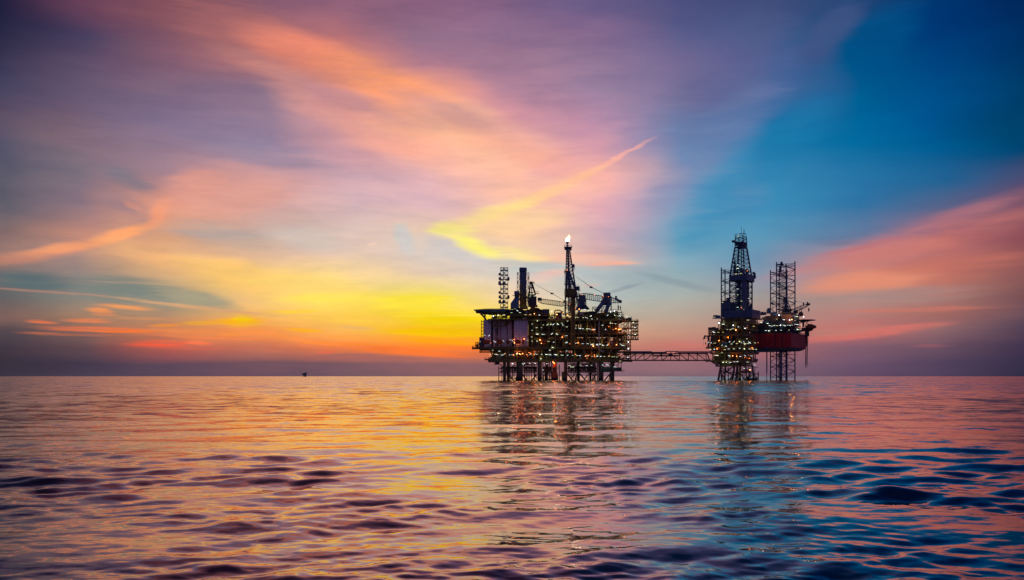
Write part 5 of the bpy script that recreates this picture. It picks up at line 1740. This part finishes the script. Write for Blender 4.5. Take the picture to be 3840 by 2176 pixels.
deck(JR, fr(2884), -.6, 1.4, 32, Q(1216), .7, 'dark_steel')
# big dark engine block left of the hull
box2(JR, 'engine_house', fr(2812), fr(2884), 1, 16, zt_ + .6, Z(1212, 674), 'dark_steel')
box2(JR, 'engine_house_top', fr(2858), fr(2882), 1, 12, Z(1212, 674), Z(1205, 674), 'navy_steel')
m = MB()
V = []
prof = [(2896, 1216), (2906, 1205), (2912, 1202), (2916, 1196), (2930, 1194), (2941, 1197), (2944, 1204), (2956, 1212), (2958, 1216)]
for yy in (1.0, 6.0):
    V += [(fr(p), yy, Q(q)) for p, q in prof]
k = len(prof)
m.add(V, [tuple(range(k)), tuple(range(k, 2 * k))[::-1]] + [(i, i + k, (i + 1) % k + k, (i + 1) % k) for i in range(k)])
m.build('jacking_house', 'dark_steel', JR)
box2(JR, 'jacking_house', fr(2885), fr(2902), 2, 10, Q(1216), Q(1206), 'dark_steel')
FRAME[0] = Matrix.Identity(4)
# tan accommodation
LB = thing('rig_accommodation', 'tan accommodation house above the red hull behind the lattice legs', 'building', (X(2950, 672), 672, Q(1216)))
def tclad(parent, T, x0, x1, y0, y1, za, zc, mat, nx, ny, body='shadow_joint', name='wall_panel'):
    """a clad block in a turned frame: panels on the front and the right face, joints open between them"""
    FRAME[0] = T.F
    box2(parent, 'wall', x0 + .1, x1 - .1, y0 + .12, y1 - .1, za, zc - .04, body)
    for i in range(nx):
        box2(parent, name, x0 + (x1 - x0) * i / nx + .05, x0 + (x1 - x0) * (i + 1) / nx - .05, y0 - .03 * (i % 2), y0 + .13, za + .04, zc, mat)
    for i in range(ny):
        box2(parent, name, x1 - .12, x1 + .03 * (i % 2), y0 + .2 + (y1 - y0 - .2) * i / ny, y0 + .1 + (y1 - y0 - .2) * (i + 1) / ny, za + .04, zc, mat)
    FRAME[0] = Matrix.Identity(4)
tclad(LB, TH, fr(2862), fr(2912), 7, 30, Z(1216, 678), Z(1185, 678), 'tan_cladding', 6, 4)
tclad(LB, TH, fr(2914), fr(2960), 14, 32, Z(1206, 684), Z(1180, 684), 'tan_cladding', 5, 4)
FRAME[0] = TH.F
m = MB()
xa, xb = fr(2846), fr(2862)
za_, zm, zc_ = Z(1214, 678), Z(1192, 678), Z(1186, 678)
m.add([(xb, 7.2, za_), (xa, 7.2, zm), (xb, 7.2, zc_), (xb, 24, za_), (xa, 24, zm), (xb, 24, zc_)], [(0, 2, 1), (3, 4, 5), (0, 1, 4, 3), (1, 2, 5, 4), (2, 0, 3, 5)])
m.build('sloping_bay', 'tan_cladding', LB)
FRAME[0] = Matrix.Identity(4)
tclad(LB, TH, -9, -1.5, 8, 34, Z(1218, 680), Z(1182, 680), 'tan_cladding', 3, 6)
tclad(LB, TH, -8, -3, 12, 30, Z(1182, 680), Z(1173, 680), 'tan_cladding', 2, 4)
for (u, v, w) in ((2981, 1203, 4), (2868, 1196, 2), (2934, 1188, 3), (2990, 1177, 3), (3000, 1177, 3)):
    f = box(LB, 'window', at(u, v, HY + 12 if u > 2960 else HY + 17), (w / 5, .3, 1.0), 'dark_steel')
    g = box(f, 'pane', at(u, v, (HY + 12 if u > 2960 else HY + 17) - .2), (w / 5 - .2, .1, .8), 'window_glow')
# roof clutter of the rig
for (u0, u1, y0, y1, mat) in ((2877, 2889, 1176, 1160, 'slate_steel'), (2852, 2864, 1182, 1174, 'navy_steel'), (2866, 2871, 1182, 1174, 'navy_steel'), (2890, 2912, 1184, 1175, 'slate_steel'), (2998, 3008, 1186, 1174, 'dark_steel')):
    m = MB()
    c0, c1 = at(u0, y0, HY + 9), at(u1, y1, HY + 9)
    m.box((c0 + c1) / 2, (c1.x - c0.x, 4, c1.z - c0.z)); m.box(((c0.x + c1.x) / 2, HY + 9, c1.z + .4), ((c1.x - c0.x) * .6, 3, .8))
    m.build('roof_unit', mat, JR)
bar(JR, 'mast', at(2898, 1184, HY + 8), at(2898, 1130, HY + 8), .25, 'wire')
bar(JR, 'mast_arm', at(2891, 1134, HY + 8), at(2900, 1140, HY + 8), .6, 'navy_steel')
for (p, q) in (((2891, 1134), (2903, 1128)), ((2894, 1131), (2902, 1131))): bar(JR, 'mast_arm', at(*p, HY + 8), at(*q, HY + 8), .2, 'wire')

# legs
LEGS = []
def tri_leg(label, A, B, C, py_top, Ytop, zoff=0):
    t = link(bpy.data.objects.new('lattice_leg', None), JR, Matrix.Translation((sum(p[0] for p in (A, B, C)) / 3, sum(p[1] for p in (A, B, C)) / 3, 0)))
    tag(t, label)
    ztop = Z(py_top, Ytop)
    pts = [A, B, C]
    for (x, y) in pts:
        bar(t, 'leg_chord', (x, y, -4), (x, y, ztop + 1.2), .95, 'navy_steel', 'cyl')
    bay = 8.75
    zs_ = []
    z = ztop - .6
    while z > -6:
        zs_.append(z); z -= bay
    for i in range(3):
        j = (i + 1) % 3
        for k in range(len(zs_)):
            a0, b0 = Vector((*pts[i], zs_[k])), Vector((*pts[j], zs_[k]))
            bar(t, 'horizontal_brace', a0, b0, .38, 'navy_steel', 'cyl')
            if k == 0:
                bar(t, 'horizontal_brace', a0 - Vector((0, 0, 1.6)), b0 - Vector((0, 0, 1.6)), .38, 'navy_steel', 'cyl')
            if k + 1 < len(zs_):
                a1, b1 = Vector((*pts[i], zs_[k + 1])), Vector((*pts[j], zs_[k + 1]))
                mid = (a0 + a1) / 2 if (i % 2) else (b0 + b1) / 2
                if i % 2 == 0:
                    bar(t, 'diagonal_brace', a0, mid, .42, 'navy_steel', 'cyl'); bar(t, 'diagonal_brace', a1, mid, .42, 'navy_steel', 'cyl')
                else:
                    bar(t, 'diagonal_brace', b0, mid, .42, 'navy_steel', 'cyl'); bar(t, 'diagonal_brace', b1, mid, .42, 'navy_steel', 'cyl')
    return t
def corners(px0, Y, L, al, flip=1):
    x0 = X(px0, Y)
    a, b_ = math.radians(al), math.radians(al + flip * 60)
    return (x0, Y), (x0 + L * math.cos(a), Y + L * math.sin(a)), (x0 + L * math.cos(b_), Y + L * math.sin(b_))
LF = tri_leg('tallest front lattice leg, nearest the rig crane boom', *corners(2912, 683, 13.6, -18.5), 989, 683)
LK = tri_leg('rear lattice leg overlapping behind the tallest front leg', *corners(2889.5, 733, 13.1, -18.5), 1019, 733)
LL = tri_leg('left lattice leg partly hidden behind the derrick', *corners(2705, 687, 13.2, 4), 1010, 687)
m = MB(); m.lathe(at(2931, 990, 684), [(1.2, -1.2), (1.0, 1), (.4, 1.8)], 8); m.box(at(2924, 994, 684), (5, 4, .4)); m.box(at(2926, 1010, 684), (1.2, 1.2, 5)); m.build('leg_top_platform', 'navy_steel', LF)
railing(LF, [at(2918, 993, 682), at(2932, 993, 682)], 1.3, 'navy_steel')
for px in (2922, 2926, 2930): bar(LF, 'raw_water_pipe', at(px, 1180, 684), at(px, 998, 684), .25, 'navy_steel', 'cyl')
m = MB(); m.box(at(2930, 1016, 733), (4, 4, .4)); m.build('leg_top_platform', 'navy_steel', LK)
railing(LK, [at(2920, 1016, 731), at(2940, 1016, 731)], 1.3, 'navy_steel')
for px in (2934, 2938, 2942): bar(LK, 'raw_water_pipe', at(px, 1180, 734), at(px, 1022, 734), .25, 'navy_steel', 'cyl')
# conductor, caissons and hoses below the hull
bar(JR, 'water_caisson', at(2929, 1428, 675), at(2929, 1300, 675), 1.7, 'navy_steel', 'drum')
for py in (1318, 1362, 1404): bar(JR, 'caisson_clamp', at(2929, py, 675), at(2929, py + 3, 675), 2.4, 'navy_steel', 'drum')
bar(JR, 'suction_pipe', at(2875.6, 1428, 668), at(2875.6, 1300, 668), .5, 'navy_steel', 'cyl')
bar(JR, 'suction_pipe', at(2875.6, 1398, 668), at(2875.6, 1300, 668), .9, 'navy_steel', 'cyl')
for (px, y1) in ((2900.5, 1355), (2989.5, 1338), (3012.5, 1330), (2878.5, 1322)):
    bar(JR, 'hanging_rope', at(px, y1, 690), at(px, 1300, 690), .16, 'wire', 'cyl')
HO = thing('hose_station', 'bundle of dark hoses dangling in loops from the right hull corner', 'hose', (X(3024, 705), 705, Z(1240, 705)))
for (u0, u1, yt, yb, w) in ((3020, 3020.5, 1262, 1370, .55), (3027.5, 3027, 1262, 1360, .6), (3023, 3024, 1240, 1366, .35)):
    m = MB()
    pts = [at(u0, yt, 705)] + [at(u0 + (u1 - u0) * t + .8 * math.sin(t * 4), yt + (yb - yt) * t, 705) for t in (.25, .5, .75, 1)] + [at(u1 + 1.5, yb + 6, 705), at(u1 + 3.6, yb + 9, 705)]
    for p, q in zip(pts[:-1], pts[1:]): m.bar(p, q, w, 'cyl')
    m.build('hose', 'wire', HO)
m = MB()
pts = [at(3029 + 2.2 * math.sin(t * 3.0) + (1 if i % 2 else 0), 1238 + t * 50, 703) for i, t in enumerate(np.linspace(0, 1, 9))]
for p, q in zip(pts[:-1], pts[1:]): m.bar(p, q, .16, 'cyl')
m.build('slack_hose', 'wire', HO)
bar(HO, 'hose_frame', at(3026, 1300, 705), at(3026, 1236, 705), 1.1, 'dark_steel')
box(HO, 'hose_reel', at(3026, 1250, 704), (3.0, 2, 5), 'dark_steel')
# helideck and lifeboat on the right
RH = thing('rig_helideck', 'dark tapering helideck sticking out right above the rig lifeboat', 'helideck', (X(3025, 690), 690, Q(1200)))
m = MB()
c = at(3024, 1202, 690)
r = 9.5
oc = [(c.x - 2 + r * .92 * math.cos(math.radians(22.5 + 45 * i)), 690 + r * math.sin(math.radians(22.5 + 45 * i))) for i in range(8)]
m.prism(oc, c.z - .2, c.z + .3); m.build('landing_deck', 'navy_steel', RH)
for yy in (686, 694):
    m = MB(); hood(m, X(3010, 690), X(3026, 690), X(3004, 690), X(3036, 690), Z(1208, 690), Z(1203.2, 690), yy - .6, yy + .6); m.build('support_truss', 'dark_steel', RH)
bar(RH, 'prop', at(3012, 1226, 688), at(3012, 1204, 688), 1.2, 'dark_steel')
bar(RH, 'prop', at(2990, 1214, 688), at(3018, 1205, 688), .6, 'dark_steel')
bar(RH, 'prop', at(3020, 1226, 688), at(3028, 1206, 688), .5, 'dark_steel')
RL = thing('rig_lifeboat', 'dull red lifeboat at the far right end of the rig', 'lifeboat', (X(3042, 688), 688, Q(1236)))
m = MB(); m.lathe((0, 0, 0), [(.25, -.5), (.7, -.4), (1, -.2), (1, .2), (.7, .4), (.25, .5)], 10)
p = at(3041, 1226, 688)
mm = MB(); mm.add([Vector((v[2] * 8.5, v[1] * 1.6, v[0] * 1.7)) + p for v in m.v], m.f); mm.box(p + Vector((-1, 0, 1.7)), (2.4, 1.8, 1)); mm.build('hull', 'red_brown', RL, True)
m = MB()
prof = [(3012, 1232), (3014, 1228), (3046, 1232), (3050, 1222), (3051, 1224), (3051, 1232), (3047, 1240), (3038, 1243), (3014, 1238)]
V = []
for yy in (690.2, 694): V += [(X(a, 690), yy, Z(b_, 690)) for a, b_ in prof]
k = len(prof)
m.add(V, [tuple(range(k)), tuple(range(k, 2 * k))[::-1]] + [(i, i + k, (i + 1) % k + k, (i + 1) % k) for i in range(k)])
m.build('cradle', 'dark_steel', RL)
for px in (3030, 3046): bar(RL, 'davit', at(px, 1238, 690), at(px - 1, 1214, 690), .4, 'dark_steel')
deck(JR, X(3000, 680), X(3016, 680), 678, 694, Z(1238, 680), 1.0, 'dark_steel')
# rig crane
RC = thing('rig_crane', 'crane with a short raised boom pointing right, behind the tallest lattice leg', 'crane', (X(2950, 700), 700, Z(1185, 700)), 'pedestal cranes')
bar(RC, 'pedestal', at(2949, 1200, 700), at(2949, 1182, 700), 4, 'olive_steel', 'drum')
box2(RC, 'machine_house', X(2936, 700), X(2962, 700), 697, 703, Z(1184, 700), Z(1160, 700), 'olive_steel')
for yy in (698, 702):
    for (p, q) in (((2938, 1160), (2943, 1116)), ((2962, 1160), (2944, 1116)), ((2948, 1160), (2943, 1122)), ((2955, 1160), (2944, 1134)), ((2939, 1140), (2952, 1140)), ((2958, 1152), (2940, 1150))):
        bar(RC, 'gantry_leg', at(*p, 700) + Vector((0, yy - 700, 0)), at(*q, 700) + Vector((0, yy - 700, 0)), .55, 'navy_steel')
boom(RC, at(2962, 1172, 698), at(3034, 1141, 698), 1, 2.6, 2.0, 'navy_steel', 13)
m = MB(); m.bar(at(3025, 1142, 698), at(3037, 1141, 698), 1.6); m.box(at(3028, 1136, 698), (.8, 1, 1.4)); m.box(at(3013, 1139, 698), (.8, 1, 1.6)); m.build('boom_head', 'navy_steel', RC)
bar(RC, 'pendant_line', at(2975, 1129, 698), at(3028, 1137, 698), .14, 'wire', 'cyl')
m = MB(); m.box(at(2982, 1131.5, 698), (1.3, 1, .8)); m.bar(at(2975, 1129, 698), at(2986, 1131, 698), .25); m.build('pendant_sheave', 'navy_steel', RC)
bar(RC, 'hoist_line', at(3033, 1146, 698), at(3033, 1158, 698), .1, 'wire', 'cyl')
m = MB(); m.lathe(at(3033, 1162, 698), [(.1, -1.8), (.6, -.4), (.7, .6), (.15, 1.4)], 6); m.build('hook_block', 'wire', RC)
bar(RC, 'boom_rest', at(2998, 1175, 697), at(3001, 1158, 697), .4, 'navy_steel')
bar(RC, 'boom_rest', at(3004, 1175, 697), at(3008, 1157, 697), .4, 'navy_steel')
bar(RC, 'boom_rest', at(2996, 1158, 697), at(3014, 1157, 697), .4, 'navy_steel')
m = MB(); m.lathe(at(3003, 1178, 690), [(.6, -1.8), (1.9, -.8), (1.9, .8), (.6, 1.8)], 10); m.box(at(2984, 1170, 690), (3, 2, 2.4)); m.build('winch_drum', 'dark_steel', RC)

lamps(JR, '455,15,y 558,12,y 690,88,y 985,98,O 940,105,B 1090,38,w 1065,35,w 1215,45,B 1170,70,y 385,150,w 512,175,w 553,217,w 600,225,w 645,213,w 700,217,y 762,210,B 825,208,w 850,220,w 905,208,w 950,212,w 998,210,B '
      '1095,195,w 1180,192,w 1335,195,w 478,312,w 540,317,w 675,310,w 775,305,w 930,303,y 1075,283,w 1105,292,w 1155,295,w 1210,300,w 1135,322,y 240,230,o 830,100,w 1190,215,y 1050,190,w 735,12,B 1265,230,o 1280,210,w', 2780, 1180, 5.2, lambda px: TH.Y(px) - (.6 if px < 3010 else 6))

bulb(JR, at(2969, 1199, TH.Y(2969) - 2), (1.0, 0.25, 0.03), 800.0)

# ------------------------------------------------------------ drilling package and derrick
DR = thing('drilling_derrick', 'tall dark blue drilling derrick with a walled mid platform', 'derrick', (X(2777, 640), 640, Z(1190, 640)))
TD = Turned(2791.5, 630.0, 33.0)
DY = 640.0
fd, rd, dz = TD.front, TD.right, TD.z
def dblock(name, u0, ub, u1, y0, y1, mat, nx, ny, shift=0.0):
    """a walled house between the picture columns u0 (left edge), ub (near corner) and u1 (right edge)"""
    T = Turned(ub, 626.0 + shift, 33.0)
    tclad(DR, T, T.front(u0), 0, 0, T.right(u1), T.z(y0), T.z(y1), mat, nx, ny, 'dark_steel', 'wind_wall_panel')
    return T
T1 = dblock('drill_floor_house', 2717, 2820, 2852, 1189, 1160, 'navy_steel', 9, 5)
T2 = dblock('driller_house', 2705, 2748, 2764, 1161, 1133, 'navy_steel', 5, 3, 12)
T3 = dblock('side_house', 2705, 2718, 2730, 1190, 1161, 'navy_steel', 2, 2, 16)
FRAME[0] = T1.F
box2(DR, 'house_base', T1.front(2706), .5, -.6, T1.right(2856), T1.z(1194), T1.z(1189.2), 'dark_steel')
box2(DR, 'substructure', T1.front(2716), -2, 1.0, T1.right(2846), T1.z(1206), T1.z(1195), 'green_steel')
for u in (2719, 2739, 2761, 2783, 2804):
    xa, xb = T1.front(u - 5.5), T1.front(u + 5.5)
    f = box2(DR, 'window', xa, xb, .6, .95, T1.z(1203), T1.z(1197.5), 'dark_steel')
    g = box2(f, 'pane', xa + .15, xb - .15, .5, .58, T1.z(1202.5), T1.z(1198), 'window_glow' if u != 2783 else 'teal_glow')
FRAME[0] = Matrix.Identity(4)
box2(DR, 'chimney', X(2726, 646), X(2735, 646), 645, 649, Z(1133, 646), Z(1117, 646), 'navy_steel')
box2(DR, 'roof_unit', X(2710, 650), X(2724, 650), 648, 654, Z(1134, 650), Z(1129, 650), 'navy_steel')
m = MB()
m.box(at(2688, 1189, 636), (4.6, 3.2, 2.0)); m.box(at(2684, 1184.5, 636), (3.0, 2.6, .8)); m.box(at(2690, 1194, 636), (6.4, 3.4, .5)); m.bar(at(2676, 1194, 636), at(2704, 1191, 636), .3); m.box(at(2679, 1190, 635), (1.2, 2, 1.4))
m.build('side_cabin', 'navy_steel', DR)
lamp(DR, at(2679, 1190, 633.5), 'y'); lamp(DR, at(2709, 1134.5, 640), 'y')
# lower straight part: four heavy legs
WL, DL = -fd(2736.5), rd(2820)
zl0, zl1 = dz(1159), dz(1047)
FRAME[0] = TD.F
def ring(w, dd, z, cx=None, cy_=None):
    cx = -WL / 2 if cx is None else cx
    cy_ = DL / 2 if cy_ is None else cy_
    return [(cx - w / 2, cy_ - dd / 2, z), (cx + w / 2, cy_ - dd / 2, z), (cx + w / 2, cy_ + dd / 2, z), (cx - w / 2, cy_ + dd / 2, z)]
lattice(DR, ring(WL, DL, zl0), ring(WL, DL, zl1), [0, .2, .4, .6, .8, 1], .85, .32, 'navy_steel', 'X', shape='box')
bar(DR, 'standpipe_trunk', (-.6, 1.0, zl0), (-.6, 1.0, zl1), 3.0, 'navy_steel')
bar(DR, 'guide_column', (-WL + 1.5, DL - 1.0, zl0), (-WL + 1.5, DL - 1.0, zl1), 1.5, 'navy_steel')
bar(DR, 'guide_column', (-1.2, DL - 5, zl0), (-1.2, DL - 5, zl1), 1.0, 'navy_steel')
bar(DR, 'guide_column', (-WL * .62, 1.5, zl0), (-WL * .62, 1.5, zl1), .8, 'navy_steel')
lattice(DR, ring(1.6, 1.6, zl0, -WL * .45, DL * .45), ring(1.6, 1.6, zl1, -WL * .45, DL * .45), [i / 10 for i in range(11)], .35, .2, 'navy_steel', 'X', shape='box')
lattice(DR, ring(1.3, 1.3, zl0, -.8, DL * .55), ring(1.3, 1.3, zl1, -.8, DL * .55), [i / 10 for i in range(11)], .3, .18, 'navy_steel', 'X', shape='box')
for py in (1076, 1104, 1132):
    box2(DR, 'work_floor', -WL * .8, -.5, DL * .2, DL * .9, dz(py), dz(py) + .3, 'navy_steel')
for yy in (DL * .45, DL * .85):
    m = MB(); hood(m, -2.2, .4, -.8, .2, zl0, dz(1138), yy - 1.2, yy + 1.2); m.build('gusset', 'navy_steel', DR)
FRAME[0] = Matrix.Identity(4)
# walled monkey board round the derrick
TM = Turned(2799, 628.0, 33.0)
xm, ym = TM.front(2734), TM.right(2829)
FRAME[0] = TM.F
zm0, zm1 = TM.z(1048), TM.z(1026)
box2(DR, 'monkey_board_floor', xm, 0, 0, ym, zm0 - .4, zm0, 'dark_steel')
n = 7
for i in range(n): box2(DR, 'wind_wall_panel', xm + (-xm) * i / n + .05, xm + (-xm) * (i + 1) / n - .05, -.1 - .05 * (i % 2), .1, zm0 - .3, zm1 - .8, 'navy_steel')
for i in range(n): box2(DR, 'wind_wall_panel', -.1, .1 + .05 * (i % 2), .15 + (ym - .2) * i / n, (ym - .2) * (i + 1) / n + .05, zm0 - .3, zm1 + .2, 'slate_steel')
for i in range(n): box2(DR, 'wind_wall_panel', xm - .1, xm + .1, .15 + (ym - .2) * i / n, (ym - .2) * (i + 1) / n + .05, zm0 - .3, zm1, 'navy_steel')
for i in range(n): box2(DR, 'wind_wall_panel', xm + .1 + (-xm - .2) * i / n, xm + (-xm - .2) * (i + 1) / n, ym - .1, ym + .1, zm0 - .3, zm1 - .6, 'navy_steel')
rnd = random.Random(9)
m = MB()
for i in range(30):
    m.box((rnd.uniform(xm + 1.5, -1.5), rnd.uniform(1, ym - 1), zm1 + rnd.uniform(-2, .8)), (rnd.uniform(.5, 2), rnd.uniform(.5, 2), rnd.uniform(.8, 2.8)))
tag(m.build('machinery', 'navy_steel', DR), kind='stuff')
FRAME[0] = Matrix.Identity(4)
m = MB()
yr = TM.Y(2829)
for (u, v) in ((2829, 1028), (2830, 1036), (2830, 1042), (2822, 1056), (2818, 1058), (2826, 1024)): m.box(at(u, v, yr), (1.5, 1.5, 1.4))
m.bar(at(2814, 1054, yr), at(2824, 1054, yr), .3); m.build('tool_boxes', 'navy_steel', DR)
# tapered part
FRAME[0] = TD.F
zt0, zt1, zt2 = dz(1030), dz(923), dz(878)
WT, DT = WL * .56, DL * .5
c0x, c0y = -WL / 2, DL / 2
lattice(DR, ring(WL * .97, DL * .97, zt0), ring(WT, DT, zt1), [0, .17, .33, .48, .62, .75, .88, 1], .8, .28, 'navy_steel', 'X', shape='box')
for (a, b_) in ((-.25, -.15), (.1, .05)):
    bar(DR, 'guide_rail', (c0x + a * WL, c0y - 1, zt0), (c0x + b_ * WL, c0y - 1, zt1), .5, 'navy_steel')
for (a, dy_, y0, y1, w) in ((-.36, -3, 1012, 965, 1.2), (-.3, -4, 1024, 988, 1.9), (.1, -2, 1022, 1000, 2.4), (.34, 3, 1024, 1002, 1.8)):
    m = MB(); p, q = Vector((c0x + a * WL, c0y + dy_, dz(y0))), Vector((c0x + a * WL * .9, c0y + dy_, dz(y1))); m.bar(p, q, w * .6); m.box(p.lerp(q, .3), (w, w, 2.4)); m.box(p.lerp(q, .65), (w * 1.4, w, 1.2)); m.build('pipe_racker', 'navy_steel', DR)
# crown
box2(DR, 'crown_floor', c0x - WT * .55, c0x + WT * .55, c0y - DT * .55, c0y + DT * .55, zt1, zt1 + .6, 'navy_steel')
lattice(DR, ring(WT, DT, zt1 + .2), ring(WT * .92, DT * .92, zt2), [0, .22, .45, .75, 1], .5, .26, 'navy_steel', 'X', shape='box')
rnd = random.Random(3)
for i in range(12):
    box(DR, 'crown_sheave', (c0x + (i % 4 - 1.5) * WT * .27, c0y + (i // 4 - 1) * DT * .3, dz(908 + rnd.uniform(-3, 5))), (.9, 1.4, rnd.uniform(2.0, 4.0)), 'navy_steel')
box2(DR, 'crown_deck', c0x - WT * .6, c0x + WT * .55, c0y - DT * .5, c0y + DT * .5, dz(905), dz(903), 'navy_steel')
FRAME[0] = Matrix.Identity(4)
bar(DR, 'crown_winch', at(2745.5, 906, DY - 2), at(2758, 905.5, DY - 2), 1.8, 'navy_steel', 'vessel')
m = MB()
for (u, y0, y1) in ((2757, 883, 877), (2763, 880, 875), (2776, 880, 876), (2797, 884, 878), (2785, 880, 877)): m.bar(at(u, y0, DY), at(u, y1, DY), .4)
m.bar(at(2770, 877, DY), at(2796, 876.5, DY), .4); m.build('crown_fittings', 'navy_steel', DR)
bar(DR, 'mast', at(2790, 880, DY), at(2790, 861, DY), .42, 'navy_steel')
bar(DR, 'mast', at(2780, 878, DY), at(2780, 849, DY), .2, 'navy_steel')
bar(DR, 'tag_line', at(2745.5, 912, DY - 2), at(2745.5, 960, DY - 2), .08, 'wire', 'cyl')
for (u, v, k) in ((2768, 886.5, 'y'), (2766.5, 994, 'w'), (2765.5, 1007, 'w'), (2802, 1016, 'o'), (2766, 1084, 'w'), (2766, 1106, 'w'), (2780, 1154, 'o'), (2766, 1153, 'w'), (2780, 1130, 'y'), (2808, 1120, 'w'), (2760, 1028, 'y'), (2778, 1026, 'y')):
    lamp(DR, at(u, v, TD.Y(u) - 1.5), k)

# ================================================================== tiny platform on the horizon
TY = 5200.0
TP = thing('distant_platform', 'tiny lone platform far off on the horizon at left', 'platform', (X(1143, TY), TY, 0))
s = TY / F_PX
def tb(name, u0, u1, y0, y1, mat, dy=8.0, oy=0.0):
    box2(TP, name, X(u0, TY), X(u1, TY), TY - dy + oy, TY + dy + oy, max(-2, Z(y0, TY)), Z(y1, TY), mat)
for u in (1139.5, 1144, 1147):
    for k in (-6, 6): bar(TP, 'leg', (X(u, TY), TY + k, -3), (X(u, TY), TY + k, Z(1404, TY)), 2.6, 'navy_steel', 'drum')
m = MB()
prof = [(1138.5, 1408.5), (1146.5, 1408.5), (1147.5, 1405.5), (1151, 1400), (1149.5, 1399.2), (1141, 1400), (1134, 1400.5), (1133, 1403), (1136, 1405)]
V = []
for yy in (TY - 10, TY + 10): V += [(X(a, TY), yy, Z(b_, TY)) for a, b_ in prof]
k = len(prof)
m.add(V, [tuple(range(k)), tuple(range(k, 2 * k))[::-1]] + [(i, i + k, (i + 1) % k + k, (i + 1) % k) for i in range(k)])
m.build('topside', 'teal_paint', TP)
tb('crane_house', 1143.6, 1147, 1399.6, 1396.2, 'navy_steel', 3)
bar(TP, 'crane_boom', at(1146, 1397.2, TY), at(1157.5, 1397, TY), 1.2, 'navy_steel')
bar(TP, 'crane_boom', at(1141.5, 1397.4, TY), at(1144.5, 1397.2, TY), 1.0, 'navy_steel')
tb('deck_cabin', 1141.4, 1143.4, 1399.8, 1397.8, 'insulation', 4)
box(TP, 'light_fixture', at(1143.2, 1398.4, TY - 12), (1.2, 1, 0.9), 'yellow_lamp')
